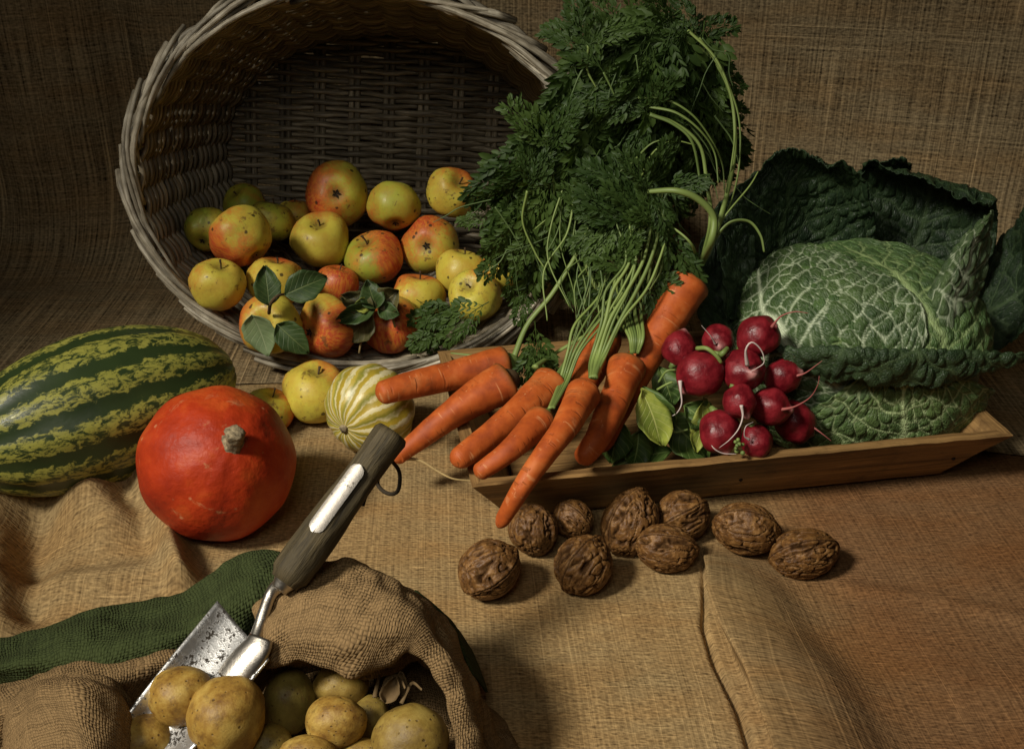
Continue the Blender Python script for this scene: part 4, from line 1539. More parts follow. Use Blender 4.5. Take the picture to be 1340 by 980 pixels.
# ------------------------------------------------------------------ carrots
# name row: path [(px,py,z)...] from crown to tip, radius px at crown, tip radius px, label
CARROTS = [
    ([(906, 362, 0.150), (868, 428, 0.120), (826, 500, 0.090), (782, 590, 0.064)], 31, 17, 'tall carrot leaning highest against the cabbage, crown beside the dark leaves'),
    ([(822, 474, 0.108), (806, 520, 0.096), (782, 572, 0.082), (758, 606, 0.070)], 27, 16, 'carrot with a blunt crown lying along the tall one, tip behind the crate front'),
    ([(792, 440, 0.098), (768, 490, 0.086), (742, 540, 0.072)], 27, 20, 'carrot mostly hidden under the long drooping one, only its shoulder showing'),
    ([(766, 510, 0.110), (738, 560, 0.106), (688, 630, 0.086), (652, 690, 0.050)], 25, 11, 'long curved carrot hanging over the crate front down to the walnuts'),
    ([(712, 545, 0.096), (672, 585, 0.090), (622, 622, 0.076)], 22, 14, 'short thin carrot with blotched skin beside the long drooping one'),
    ([(726, 500, 0.088), (665, 552, 0.080), (592, 606, 0.068)], 29, 17, 'stout carrot below the feathery sprig, its blunt tip at the crate corner'),
    ([(668, 496, 0.084), (600, 535, 0.070), (530, 590, 0.044), (516, 602, 0.040)], 31, 12, 'thick carrot whose thin tip runs behind the trowel handle'),
    ([(668, 474, 0.080), (590, 492, 0.076), (522, 508, 0.076), (492, 517, 0.074)], 25, 18, 'carrot lying over the striped gourd with its round end'),
]
carrot_crowns = []
for k, (path, r0, r1, label) in enumerate(CARROTS):
    pts = [P(*q) for q in path]
    base = pts[0]
    t_ = empty('carrot', (pts[-1].x, pts[-1].y, pts[-1].z))
    tag(t_, label, 'carrot', 'carrots piled on the crate')
    n = 90
    c = crom(pts, n)
    # nearly even body, shoulders rounded at both ends
    s = np.linspace(0, 1, n)
    rp = (r0 + (r1 - r0) * s ** 0.9)
    end0 = np.sqrt(np.clip(1 - ((0.05 - s) / 0.05).clip(0, 1) ** 2, 0.10, 1))
    end1 = np.sqrt(np.clip(1 - ((s - 0.93) / 0.07).clip(0, 1) ** 2, 0.03, 1))
    rad_ = np.array([rp[i] * mpp(c[i]) for i in range(n)]) * end0 * end1 * (0.97 - 0.12 * s)
    sd = k * 7.7

    def dsp(L, a, sd=sd):
        q = np.stack([np.cos(a).ravel() * 1.2 + sd, np.sin(a).ravel() * 1.2, L.ravel() * 190], axis=1)
        q2 = np.stack([np.cos(a).ravel() + sd, np.sin(a).ravel(), L.ravel() * 40], axis=1)
        return (1 + 0.013 * vnoise(q, 2) + 0.06 * fbm(q2, 2, 3)).reshape(L.shape)
    V, F_, uv = tube_data(c, rad_, 24, disp=dsp)
    root = mesh_obj('root', V - np.array(t_.location), F_, MAT['carrot'], t_, uv)
    ax = Vector(c[0] - c[4]).normalized()
    p0 = Vector(c[0])
    cr = float(rad_[6])
    tube('crown', [p0 - ax * 0.002, p0 + ax * 0.0025, p0 + ax * 0.006], [cr * 0.62, cr * 0.5, cr * 0.3], MAT['twig' if k in (5, 6) else 'stem'], t_, 10, 6)
    carrot_crowns.append((p0 + ax * 0.004, ax, t_))
    if k == 6:
        tube('root_tail', [P(520, 600, 0.040), P(548, 602, 0.036), P(572, 616, 0.034), P(592, 626, 0.034), P(616, 629, 0.040)], [0.0016, 0.0009, 0.0006], MAT['straw'], t_, 6, 24)


def stalk(parent, path, r=0.0022, sides=7, mat='stem'):
    """path of (px, py, y)"""
    pts = [PY(*q) for q in path]
    n = 10 * len(pts)
    return tube('leaf_stalk', pts, [r * 1.25, r, r * rnd.uniform(0.75, 1.0), r * 0.8, r * 0.55], MAT[mat], parent, sides, n, flat=rnd.uniform(0.6, 0.9), disp=lambda L, a: 1 + 0.12 * np.cos(3 * a))


cy = [c[0].y for c in carrot_crowns]
# crown of the tall carrot
C0 = carrot_crowns[0][2]
stalk(C0, [(916, 345, cy[0]), (930, 318, 0.795), (934, 285, 0.80), (915, 262, 0.80), (885, 250, 0.80), (848, 251, 0.81)], 0.0030)
stalk(C0, [(918, 342, cy[0]), (936, 312, 0.80), (956, 291, 0.80), (980, 290, 0.80), (995, 308, 0.795), (1000, 330, 0.79)], 0.0015)
stalk(C0, [(920, 340, cy[0]), (938, 300, 0.81), (952, 250, 0.83), (962, 190, 0.86), (955, 120, 0.88), (925, 70, 0.89), (880, 50, 0.89)], 0.0024)
stalk(C0, [(920, 338, cy[0]), (930, 290, 0.81), (925, 240, 0.83), (915, 190, 0.84), (880, 160, 0.845), (845, 150, 0.85)], 0.0018)
stalk(C0, [(922, 338, cy[0]), (944, 290, 0.815), (980, 245, 0.83), (992, 225, 0.84)], 0.0011)
stalk(C0, [(912, 345, cy[0]), (905, 320, 0.80), (880, 298, 0.81), (850, 285, 0.82)], 0.0012)
C1 = carrot_crowns[1][2]
for dx in (-11, -8, -5, -2, 1, 4, 7):
    stalk(C1, [(831 + dx * 0.4, 462, cy[1]), (834 + dx, 440, cy[1] + 0.005), (826 + dx * 1.8 + rnd.uniform(-3, 3), 405, 0.80), (828 + dx * 2.4 + rnd.uniform(-6, 6), 370, 0.805), (846 + dx * 2.6 + rnd.uniform(-9, 9), 320, 0.815), (856 + dx * 1.6 + rnd.uniform(-8, 8), 285, 0.82), (850 + dx * 2.5, 250, 0.83)], rnd.uniform(0.0010, 0.0019))
C3 = carrot_crowns[3][2]
for dx, ex in ((-9, -44), (-6, -26), (-3, -12), (0, 4), (3, -6), (6, 16), (8, 28)):
    stalk(C3, [(776 + dx * 0.4, 494, cy[3]), (782 + dx, 470, 0.755), (800 + dx * 1.8 + rnd.uniform(-4, 4), 420, 0.77), (822 + dx * 1.5 + ex * 0.4 + rnd.uniform(-7, 7), 380, 0.785), (842 + ex * 0.6 + rnd.uniform(-6, 6), 340, 0.80), (850 + ex, 290, 0.82)], rnd.uniform(0.0010, 0.0020))
C2 = carrot_crowns[2][2]
for dx, ex in ((-5, -46), (1, -20)):
    stalk(C2, [(800 + dx, 425, cy[2]), (800 + dx, 402, 0.81), (790 + ex * 0.4, 360, 0.82), (810 + ex, 320, 0.83), (822 + ex, 280, 0.835)], 0.0017)
C4 = carrot_crowns[4][2]
for dx, ex in ((-6, -20), (-3, -8), (0, 2), (3, 8), (5, 16)):
    stalk(C4, [(722 + dx * 0.4, 534, cy[4]), (738 + dx, 500, 0.75), (752 + dx * 1.5, 460, 0.765), (772 + ex, 425, 0.78), (800 + ex + rnd.uniform(-6, 6), 390, 0.80), (822 + ex, 350, 0.815)], rnd.uniform(0.0010, 0.0018))
C5 = carrot_crowns[5][2]
stalk(C5, [(728, 495, cy[5]), (745, 470, 0.79), (770, 450, 0.80), (800, 425, 0.81), (825, 395, 0.82)], 0.0024)
stalk(C5, [(700, 480, cy[5]), (722, 465, 0.80), (752, 447, 0.81), (790, 425, 0.82)], 0.0022)
C7 = carrot_crowns[7][2]
stalk(C7, [(672, 468, cy[7]), (690, 425, 0.83), (722, 385, 0.84), (750, 340, 0.85), (775, 295, 0.855), (800, 268, 0.855)], 0.0022)
stalk(C7, [(670, 470, cy[7]), (590, 462, 0.83)], 0.0016)

# ------------------------------------------------------------------ carrot greens


def frond_mesh(seed):
    r_ = random.Random(seed)
    V, F_ = [], []

    def leaflet(p, d, nrm, L, W):
        d = d.normalized()
        s = d.cross(nrm).normalized()
        nn = s.cross(d)
        b = len(V)
        tw_ = r_.uniform(-0.5, 0.5)
        s = (s * math.cos(tw_) + nn * math.sin(tw_))
        q = [p, p + d * L * 0.35 + s * W + nn * L * 0.08, p + d * L * 0.75 + s * W * 0.75, p + d * L - nn * L * 0.15, p + d * L * 0.75 - s * W * 0.75, p + d * L * 0.35 - s * W + nn * L * 0.08, p + d * L * 0.45]
        V.extend(tuple(x) for x in q)
        F_.extend([(b, b + 1, b + 6), (b + 1, b + 2, b + 6), (b + 2, b + 3, b + 6), (b + 3, b + 4, b + 6), (b + 4, b + 5, b + 6), (b + 5, b, b + 6)])

    def twig(pts, r0):
        q = np.array([tuple(x) for x in pts])
        tv, tf, _ = tube_data(q, np.linspace(r0, r0 * 0.4, len(q)), 4, cap=False)
        b = len(V)
        V.extend(tuple(x) for x in tv)
        F_.extend(tuple(b + i for i in f) for f in tf)

    bendx, bendz = r_.uniform(-0.3, 0.3), r_.uniform(0.10, 0.42)

    def rach(s):
        return Vector((bendx * s * s, s, -bendz * s * s))
    twig([rach(s / 8) for s in range(9)], 0.010)
    N = 7
    for i in range(N):
        s = 0.12 + 0.84 * i / (N - 1)
        p = rach(s)
        tg = (rach(s + 0.02) - rach(s - 0.02)).normalized()
        Lp = 0.36 * (1 - s) ** 0.65 + 0.07
        for sg in (-1, 1):
            d = (tg * 1.0 + Vector((sg, 0, r_.uniform(-0.3, 0.3))) * r_.uniform(0.5, 0.85)).normalized()
            m = 4 if Lp > 0.2 else 3
            pts = [p + d * (Lp * k / 3) + Vector((0, 0, -0.12 * Lp * (k / 3) ** 2)) for k in range(4)]
            twig(pts, 0.005)
            for k in range(m):
                f = 0.25 + 0.75 * k / (m - 1)
                pk = p + d * (Lp * f) + Vector((0, 0, -0.12 * Lp * f * f))
                nr = Vector((r_.uniform(-0.4, 0.4), r_.uniform(-0.3, 0.3), 1)).normalized()
                for s2 in ((-1, 1) if k < m - 1 else (-0.7, 0, 0.7)):
                    sdv = d.cross(Vector((0, 0, 1))).normalized()
                    dd = d * r_.uniform(0.8, 1.1) + Vector((0, 0.3, 0)) + sdv * s2 * r_.uniform(0.45, 0.9) + Vector((0, 0, r_.uniform(-0.4, 0.2)))
                    LL = r_.uniform(0.09, 0.22) * (0.75 if k == 0 else 1.0)
                    leaflet(pk, dd, nr, LL, LL * r_.uniform(0.14, 0.25))
    me = bpy.data.meshes.new('frond')
    me.from_pydata(V, [], F_)
    me.polygons.foreach_set('use_smooth', [True] * len(me.polygons))
    me.materials.append(MAT['frond'])
    return me


FR = [frond_mesh(100 + i) for i in range(12)]
greens = empty('carrot_greens', PY(830, 400, 0.90))
tag(greens, 'thick mass of feathery green carrot tops arching over the basket edge', 'carrot tops')
gl = Vector(greens.location)


def frond(base, d, nrm, L, parent=greens):
    d = Vector(d).normalized()
    sx = d.cross(Vector(nrm)).normalized()
    nz = sx.cross(d).normalized()
    m = Matrix((sx * L, d * L, nz * L)).transposed().to_4x4()
    m.translation = Vector(base) - Vector(parent.location)
    o = bpy.data.objects.new('frond', rnd.choice(FR))
    col.objects.link(o)
    o.parent = parent
    o.matrix_local = m
    return o


SIL = [(776, 44), (806, 28), (832, 8), (880, 14), (920, 46), (948, 90), (958, 160), (954, 225), (925, 262), (880, 258), (850, 272), (805, 305), (775, 330), (740, 352), (705, 372), (690, 385), (668, 362), (655, 335), (640, 312), (636, 272), (666, 205), (704, 138), (744, 86)]


def inside(x, y):
    c = False
    for i in range(len(SIL)):
        x1, y1 = SIL[i]
        x2, y2 = SIL[i - 1]
        if (y1 > y) != (y2 > y) and x < (x2 - x1) * (y - y1) / (y2 - y1) + x1:
            c = not c
    return c


def edge_d(x, y):
    best = 1e9
    for i in range(len(SIL)):
        x1, y1 = SIL[i]
        x2, y2 = SIL[i - 1]
        dx, dy = x2 - x1, y2 - y1
        t = max(0, min(1, ((x - x1) * dx + (y - y1) * dy) / (dx * dx + dy * dy)))
        best = min(best, math.hypot(x - x1 - t * dx, y - y1 - t * dy))
    return best


def hollow(x, y):
    return math.hypot((x - 845) / 46, (y - 185) / 34) < 1 or math.hypot((x - 905) / 40, (y - 215) / 40) < 1


def flow(x, y):
    """leaf direction in photo terms (right, down)"""
    ax, ay = x - 880, y - 20
    a = math.hypot(ax, ay) + 1e-6
    fx, fy = ax / a * 0.7, ay / a * 0.5 + 0.8
    if fx > 0.1:
        fx = 0.1
    if y < 70:
        fx, fy = ax / 120, 0.35
    return fx, fy


def place_fronds(count, y_edge, y_mid, L0, L1, skip_hollow, margin):
    n = 0
    guard = 0
    while n < count and guard < 20000:
        guard += 1
        x, y = rnd.uniform(600, 970), rnd.uniform(0, 430)
        if not inside(x, y) or (skip_hollow and hollow(x, y)):
            continue
        ed = edge_d(x, y)
        fx, fy = flow(x, y)
        if ed < margin and rnd.random() < 0.85:
            continue
        k = min(1.0, ed / 90) ** 0.6
        yy = y_edge + (y_mid - y_edge) * k + rnd.uniform(-0.012, 0.012)
        yy -= 0.05 * max(0, (y - 200) / 200) * 0.6
        L = rnd.uniform(L0, L1)
        # start the leaf upstream so that it is centred on the sample
        d = Vector((fx, -0.15 + rnd.uniform(-0.25, 0.25), -fy)) + Vector((rnd.uniform(-0.42, 0.42), 0, rnd.uniform(-0.25, 0.25)))
        b = PY(x, y, yy) - d.normalized() * (L * 0.55)
        nrm = Vector((rnd.uniform(-0.9, 0.9), -0.8, 0.6 + rnd.uniform(-0.6, 0.5)))
        frond(b, d, nrm, L)
        n += 1


place_fronds(110, 0.930, 0.900, 0.050, 0.072, False, 22)
place_fronds(155, 0.920, 0.856, 0.036, 0.068, True, 20)
# thin limp stalks tangled through the leaves
n_thin = 0
while n_thin < 46:
    x, y = rnd.uniform(640, 945), rnd.uniform(40, 330)
    if not inside(x, y):
        continue
    path, yy = [], 0.862 + rnd.uniform(-0.012, 0.02)
    turn = rnd.uniform(-0.9, 0.9)
    for k in range(5):
        path.append((x, y, yy - 0.002 * k))
        fx, fy = flow(x, y)
        a_ = math.atan2(fy, fx) + turn + rnd.uniform(-0.25, 0.25)
        st_ = rnd.uniform(16, 26)
        x, y = x + st_ * math.cos(a_), y + st_ * math.sin(a_)
    stalk(greens, path, rnd.uniform(0.0005, 0.0009), 5, 'thin_stem')
    n_thin += 1
# top tuft and edge sprays
for (x, y, fx, fy) in [(840, 30, -0.2, -1), (870, 28, 0.25, -1), (815, 40, -0.6, -0.7), (895, 55, 0.7, -0.5), (915, 85, 0.8, 0.2), (780, 45, -0.8, -0.3), (925, 120, 0.7, 0.5), (855, 26, 0.0, -1), (930, 170, 0.5, 0.8)]:
    frond(PY(x, y, 0.90), (fx, -0.1, -fy), (0.1, -0.9, 0.4), 0.036)
# pale arching stalks visible in the mass
for path in ([(835, 128, 0.845), (870, 130, 0.84), (905, 150, 0.835), (930, 182, 0.835), (945, 215, 0.835), (948, 250, 0.825)],
             [(850, 140, 0.845), (885, 148, 0.835), (915, 170, 0.83), (935, 200, 0.83), (940, 240, 0.82)],
             [(850, 150, 0.845), (880, 162, 0.84), (905, 185, 0.835), (915, 230, 0.83), (918, 270, 0.815)],
             [(840, 230, 0.84), (855, 200, 0.835), (880, 185, 0.835), (910, 190, 0.835)],
             [(800, 232, 0.84), (825, 215, 0.838), (850, 190, 0.835), (870, 182, 0.835)],
             [(900, 40, 0.88), (935, 75, 0.87), (955, 120, 0.86), (962, 170, 0.85), (955, 230, 0.84), (945, 280, 0.82)],
             [(915, 50, 0.885), (945, 95, 0.875), (966, 150, 0.865), (968, 210, 0.85), (958, 260, 0.83), (940, 300, 0.81)],
             [(770, 60, 0.86), (768, 90, 0.858), (780, 115, 0.855)], [(790, 95, 0.855), (806, 130, 0.85), (812, 160, 0.85)],
             [(720, 200, 0.85), (725, 250, 0.85), (720, 280, 0.85), (700, 300, 0.85)],
             [(820, 285, 0.83), (850, 300, 0.825), (862, 340, 0.815), (848, 390, 0.80)],
             [(838, 290, 0.83), (866, 310, 0.82), (866, 350, 0.81), (850, 380, 0.80)],
             [(690, 250, 0.85), (684, 290, 0.85), (700, 330, 0.845), (712, 350, 0.84)]):
    stalk(greens, path, rnd.uniform(0.0008, 0.0015))
    p0_, p1_ = PY(*path[0]), PY(*path[1])
    for q in range(2):
        frond(p0_, (p0_ - p1_).normalized() + Vector((rnd.uniform(-0.4, 0.4), -0.2, rnd.uniform(-0.7, 0.1))), (rnd.uniform(-0.5, 0.5), -0.8, 0.6), rnd.uniform(0.03, 0.045))
for k_, (x, y, yy) in enumerate([(848, 251, 0.808), (850, 285, 0.818), (845, 150, 0.848), (880, 50, 0.888), (850, 248, 0.828), (866, 250, 0.828), (835, 252, 0.828), (806, 290, 0.818), (824, 290, 0.818), (850, 290, 0.818), (870, 290, 0.818), (776, 280, 0.833), (802, 278, 0.833), (802, 350, 0.813), (824, 350, 0.813), (838, 350, 0.813), (825, 395, 0.818), (800, 268, 0.853), (1000, 330, 0.789), (992, 225, 0.84)]):
    if k_ < 18:
        for q in range(2):
            frond(PY(x, y, yy), (rnd.uniform(-0.9, 0.5), -0.25, rnd.uniform(-0.8, 0.9)), (rnd.uniform(-0.5, 0.5), -0.8, 0.6), rnd.uniform(0.026, 0.045))
for k_ in range(22):
    xa, ya_ = rnd.uniform(735, 890), rnd.uniform(235, 300)
    xe, ye = rnd.uniform(715, 850), rnd.uniform(395, 470)
    xm = 0.5 * (xa + xe) + rnd.uniform(-28, 22)
    stalk(greens, [(xa, ya_, 0.845), (0.6 * xa + 0.4 * xm + rnd.uniform(-14, 14), ya_ + 0.33 * (ye - ya_), 0.828), (xm, ya_ + 0.62 * (ye - ya_), 0.812), (xe, ye, 0.790)], rnd.uniform(0.0005, 0.0011), 5, rnd.choice(['stem', 'thin_stem']))
# loose sprigs: over the carrot crowns, in the basket mouth, below the apples
SPR = [
    (700, 420, 0.80, (0.05, -0.2, -1), 0.048), (692, 440, 0.795, (0.25, -0.2, -1), 0.036), (705, 445, 0.795, (-0.2, -0.2, -1), 0.038), (690, 455, 0.79, (0.5, -0.2, -0.7), 0.030), (704, 452, 0.79, (0.1, -0.25, -1), 0.034),
    (640, 395, 0.90, (-0.8, -0.1, -0.4), 0.050), (600, 395, 0.915, (-0.9, -0.05, -0.5), 0.045), (560, 405, 0.92, (0.3, -0.1, -0.7), 0.036), (545, 392, 0.925, (0.7, -0.1, -0.5), 0.035), (585, 425, 0.915, (-0.5, -0.1, -0.3), 0.036),
    (790, 330, 0.83, (-0.3, -0.1, -1), 0.042), (815, 345, 0.825, (-0.2, -0.1, -1), 0.04), (800, 370, 0.82, (0.2, -0.1, -1), 0.036), (780, 390, 0.815, (-0.1, -0.1, -1), 0.034), (845, 330, 0.83, (0.2, -0.1, -1), 0.04), (885, 320, 0.83, (0.1, -0.1, -1), 0.036),
    (830, 270, 0.83, (0.0, -0.2, -1), 0.035), (815, 290, 0.83, (-0.5, -0.2, -0.8), 0.035), (880, 390, 0.81, (0.1, 0, -1), 0.03), (860, 300, 0.82, (0.4, -0.1, -1), 0.03), (870, 340, 0.815, (0.1, 0, -1), 0.03),
    (655, 300, 0.90, (-0.5, -0.1, -0.8), 0.034), (640, 275, 0.915, (-0.6, -0.1, -0.4), 0.026), (668, 350, 0.89, (0.2, -0.1, -1), 0.036), (690, 380, 0.88, (-0.3, -0.1, -1), 0.03)]
for (x, y, yy, d, L) in SPR:
    frond(PY(x, y, yy), d, (rnd.uniform(-0.3, 0.3), -0.8, 0.6), L)

# ------------------------------------------------------------------ radishes
RAD = [
    (992, 440, 27, 0.752, (0.7, -0.2, 0.65), 'radish at the top of the bunch resting against the cabbage'),
    (940, 446, 21, 0.775, (-0.1, -0.9, 0.1), 'half shaded radish with a pale cut crown at the back of the bunch'),
    (888, 456, 22, 0.765, (0.3, 0.5, 0.7), 'radish next to the tall carrot'),
    (916, 488, 31, 0.742, (-0.7, -0.4, -0.6), 'largest shiny radish with two bright highlights'),
    (973, 485, 28, 0.735, (0.2, -0.85, 0.3), 'radish with a white root curled over it in a loop'),
    (1023, 493, 23, 0.748, (0.9, -0.2, 0.35), 'dim radish whose root points at the cabbage'),
    (968, 525, 22, 0.728, (0.3, -0.75, -0.5), 'small radish in the centre of the bunch with root hanging down'),
    (1008, 532, 26, 0.734, (0.85, -0.45, 0.1), 'radish with a long pink root sweeping up along the cabbage'),
    (942, 565, 27, 0.722, (0.2, -0.6, -0.7), 'bright radish touching the crate front board'),
    (990, 578, 21, 0.716, (0.3, -0.3, -0.9), 'lowest small radish sitting on the crate rim'),
    (1040, 552, 27, 0.746, (0.75, -0.2, -0.5), 'shaded radish behind the others, low beside the cabbage'),
]
ry = relax(RAD, ylo=0.70)
ROOTS = {
    0: [(1010, 428, -.01), (1022, 414, -.014), (1040, 408, -.018), (1058, 410, -.02)],
    1: [(936, 450, -.014), (930, 440, -.018), (918, 426, -.018)],
    3: [(890, 498, -.012), (891, 512, -.016), (892, 528, -.018), (886, 540, -.018), (876, 546, -.016)],
    4: [(978, 478, -.016), (976, 458, -.02), (984, 448, -.02), (996, 458, -.02), (1000, 474, -.02), (990, 482, -.019), (982, 486, -.018)],
    5: [(1042, 492, -.008), (1054, 488, -.012), (1068, 478, -.016), (1076, 472, -.016)],
    6: [(970, 530, -.014), (972, 545, -.016), (966, 562, -.02), (954, 576, -.024), (941, 586, -.022)],
    7: [(1022, 536, -.012), (1040, 532, -.02), (1060, 520, -.03), (1070, 504, -.036), (1072, 492, -.036)],
    8: [(928, 572, -.010), (934, 586, -.014), (946, 593, -.014), (964, 594, -.014)],
    9: [(980, 575, -.012), (974, 570, -.014), (976, 558, -.014), (986, 552, -.01)],
    10: [(1060, 556, -.006), (1074, 566, -.012), (1088, 577, -.014)],
}
for k, (px, py, rpx, y, ax, label) in enumerate(RAD):
    c = PY(px, py, ry[k])
    r = rpx * mpp(c)
    V, F_, ph, th = sphere_data(32, 22)
    W = V * np.array([1.0, 1.0, 1.06])
    W[:, 2] += 0.20 * np.exp(-(ph / 0.22) ** 2)                   # towards the root
    W *= (1 + 0.09 * fbm(V * 1.2 + k * 4.3, 2, k))[:, None]
    o = mesh_obj('radish', W, F_, MAT['radish'])
    o.location = c
    o.rotation_mode = 'QUATERNION'
    o.rotation_quaternion = orient(ax, k * 1.3)
    o.scale = (r, r, r)
    tag(o, label, 'radish', 'bunch of radishes in the crate')
    inv = (Matrix.LocRotScale(o.location, o.rotation_quaternion, o.scale)).inverted()
    if k in ROOTS:
        pts = [PY(q[0], q[1], ry[k] + q[2]) for q in ROOTS[k]]
        loc = [inv @ p for p in pts]
        n = 26
        rr = np.array([0.11, 0.052, 0.036, 0.027, 0.014]) * (1.0 if k in (4, 6) else 0.85)
        rad_ = np.interp(np.linspace(0, 1, n), np.linspace(0, 1, 5), rr)
        V2, F2, uv2 = tube_data(crom(loc, n), rad_, 7)
        mesh_obj('root', V2, F2, MAT['root_pink' if k in (0, 5, 7, 10) else 'root_white'], o, uv2)
    # leaf crown stub opposite the root
    V2, F2, uv2 = tube_data(np.array([(0, 0, -1.0), (0.05, 0, -1.12), (0.12, 0.03, -1.3)]), [0.26, 0.18, 0.12], 7)
    mesh_obj('crown', V2, F2, MAT['stem'], o, uv2)
# radish leaves lying in the crate
RL = [
    ((838, 508, 0.735), (864, 582, 0.722), 0.013, 'radish_leaf_yellow', 'yellow green radish leaf standing beside the carrot tip', (0.35, -1, 0.2)),
    ((842, 505, 0.74), (880, 560, 0.735), 0.013, 'radish_leaf', 'dark radish leaf just behind the yellowing one', (-0.3, -1, 0.3)),
    ((812, 545, 0.735), (800, 606, 0.722), 0.014, 'radish_leaf', 'drooping dark radish leaf tucked under the carrot', (-0.3, -1, 0.3)),
    ((835, 560, 0.735), (828, 610, 0.725), 0.013, 'radish_leaf', 'small dark radish leaf below the yellowing one', (0.3, -1, 0.4)),
    ((868, 540, 0.75), (925, 600, 0.735), 0.016, 'radish_leaf', 'broad radish leaf lying under the largest radish', (0.1, -1, 0.5)),
    ((895, 530, 0.75), (930, 560, 0.742), 0.012, 'radish_leaf', 'crumpled radish leaf between the radishes', (0.2, -1, 0.6)),
    ((920, 520, 0.75), (908, 590, 0.735), 0.009, 'radish_leaf_yellow', 'faded yellow radish leaf sliver under the bright radish', (0.3, -1, 0.4)),
    ((862, 480, 0.77), (880, 530, 0.755), 0.012, 'radish_leaf', 'shaded radish leaf between the tall carrot and the largest radish', (0.2, -1, 0.4)),
    ((880, 590, 0.735), (800, 612, 0.728), 0.012, 'radish_leaf', 'flat dark radish leaf along the crate front board', (0.0, -0.6, 0.8)),
]
for i, (b, t, w, m, lab, nr) in enumerate(RL):
    lo = leaf_obj('radish_leaf', PY(*b), PY(*t), w, nr, MAT[m], lab, 'leaf', 'radish leaves in the crate', curl=0.35, bend=0.12, wave=0.35, seed=i * 1.9, blunt=1.3)
# small florets on the crate rim
fl = empty('floret', PY(968, 580, 0.712))
tag(fl, 'tiny pale green sprout bud on the crate rim under the radishes', 'bud')
for i in range(9):
    V, F_, _, _ = sphere_data(8, 6)
    p = PY(968 + rnd.uniform(-7, 6), 585 + rnd.uniform(-10, 10), 0.70 + rnd.uniform(-0.002, 0.003)) - fl.location
    mesh_obj('bud', V * rnd.uniform(0.0012, 0.002) + np.array(p), F_, MAT['stem'], fl)
# radish stalks
rs = empty('radish_stalks', PY(905, 470, 0.75))
tag(rs, 'pale green radish leaf stalks between the radishes', 'stalks')
for path, r in (([(912, 456, 0.745), (925, 456, 0.738), (938, 466, 0.735), (944, 475, 0.735)], 0.0018), ([(940, 468, 0.745), (946, 462, 0.74), (952, 456, 0.745)], 0.0025), ([(862, 500, 0.75), (872, 486, 0.748), (884, 484, 0.748)], 0.0010),
                ([(860, 510, 0.748), (872, 503, 0.745), (880, 500, 0.745)], 0.0010), ([(875, 550, 0.735), (882, 565, 0.732), (900, 562, 0.732)], 0.0009)):
    tube('stalk', [PY(*q) for q in path], [r, r * 0.8], MAT['stem'], rs, 7, 14)

# ------------------------------------------------------------------ walnuts
WAL = [
    (640, 745, 42, 40, 0.5, (0.55, -0.75, 0.35), 'walnut lying nearest to the sack, apart from the others'),
    (697, 693, 33, 33, 1.9, (0.8, -0.3, 0.5), 'shaded walnut just under the tip of the drooping carrot'),
    (750, 679, 27, 26, 2.6, (0.2, -0.5, 0.8), 'smallest walnut, against the crate front'),
    (763, 739, 40, 39, 0.9, (-0.55, -0.7, 0.45), 'walnut in the front row with its seam standing upright'),
    (825, 685, 38, 45, 1.2, (-0.7, -0.55, 0.45), 'tallest walnut propped up between the small one and a tilted one'),
    (893, 675, 35, 36, 0.2, (0.5, -0.4, 0.75), 'walnut at the crate leaning behind the dark reddish one'),
    (872, 717, 40, 33, 2.2, (0.1, -0.45, 0.9), 'dark reddish walnut lying beside the cloth pleat'),
    (976, 691, 42, 35, 2.9, (0.15, -0.35, 0.9), 'walnut resting on the top of the cloth pleat'),
    (1052, 724, 45, 34, 0.3, (-0.1, -0.45, 0.85), 'smoother long walnut farthest from the carrots'),
]


def walnut_mesh(seed, sx, sy, sz):
    import bmesh
    bm = bmesh.new()
    bmesh.ops.create_icosphere(bm, subdivisions=6, radius=1.0)
    V = np.array([v.co[:] for v in bm.verts])
    Fc = [tuple(v.index for v in f.verts) for f in bm.faces]
    bm.free()
    # seam in the plane x=0, tip along +y
    W = V.copy()
    w = V * np.array([3.0, 1.15, 3.0]) + seed * 7.1
    wx = fbm(w * 0.8, 2, seed)
    n1 = vnoise(w * 1.35 + wx[:, None] * 0.9, seed)
    n2 = vnoise(w * 2.9 + wx[:, None] * 1.2 + 3.3, seed + 3)
    g1 = np.exp(-(n1 / 0.13) ** 2)
    g2 = np.exp(-(n2 / 0.11) ** 2)
    seam_d = np.abs(V[:, 0] + 0.02 * vnoise(V * 4, seed + 8))
    seam = np.exp(-(seam_d / 0.12) ** 2)
    slit = np.exp(-(seam_d / 0.022) ** 2)
    k = 1 - 0.115 * g1 * (1 - 0.8 * seam) - 0.035 * g2 * (1 - 0.6 * seam) + 0.075 * seam - 0.075 * slit + 0.035 * fbm(V * 1.7 + seed, 2, seed + 1)
    tip = np.exp(-((1 - V[:, 1]) / 0.06) ** 1.0) * 0.045
    k = k + tip
    W = W * k[:, None]
    W = W * np.array([sx, sy, sz])
    groove = np.clip(g1 * 0.8 * (1 - 0.7 * seam) + 0.5 * g2 + slit, 0, 1)
    me = bpy.data.meshes.new('walnut')
    me.from_pydata([tuple(v) for v in W], [], Fc)
    me.polygons.foreach_set('use_smooth', [True] * len(me.polygons))
    a = me.attributes.new('groove', 'FLOAT', 'POINT')
    a.data.foreach_set('value', groove.astype(np.float32))
    me.materials.append(MAT['walnut'])
    return me


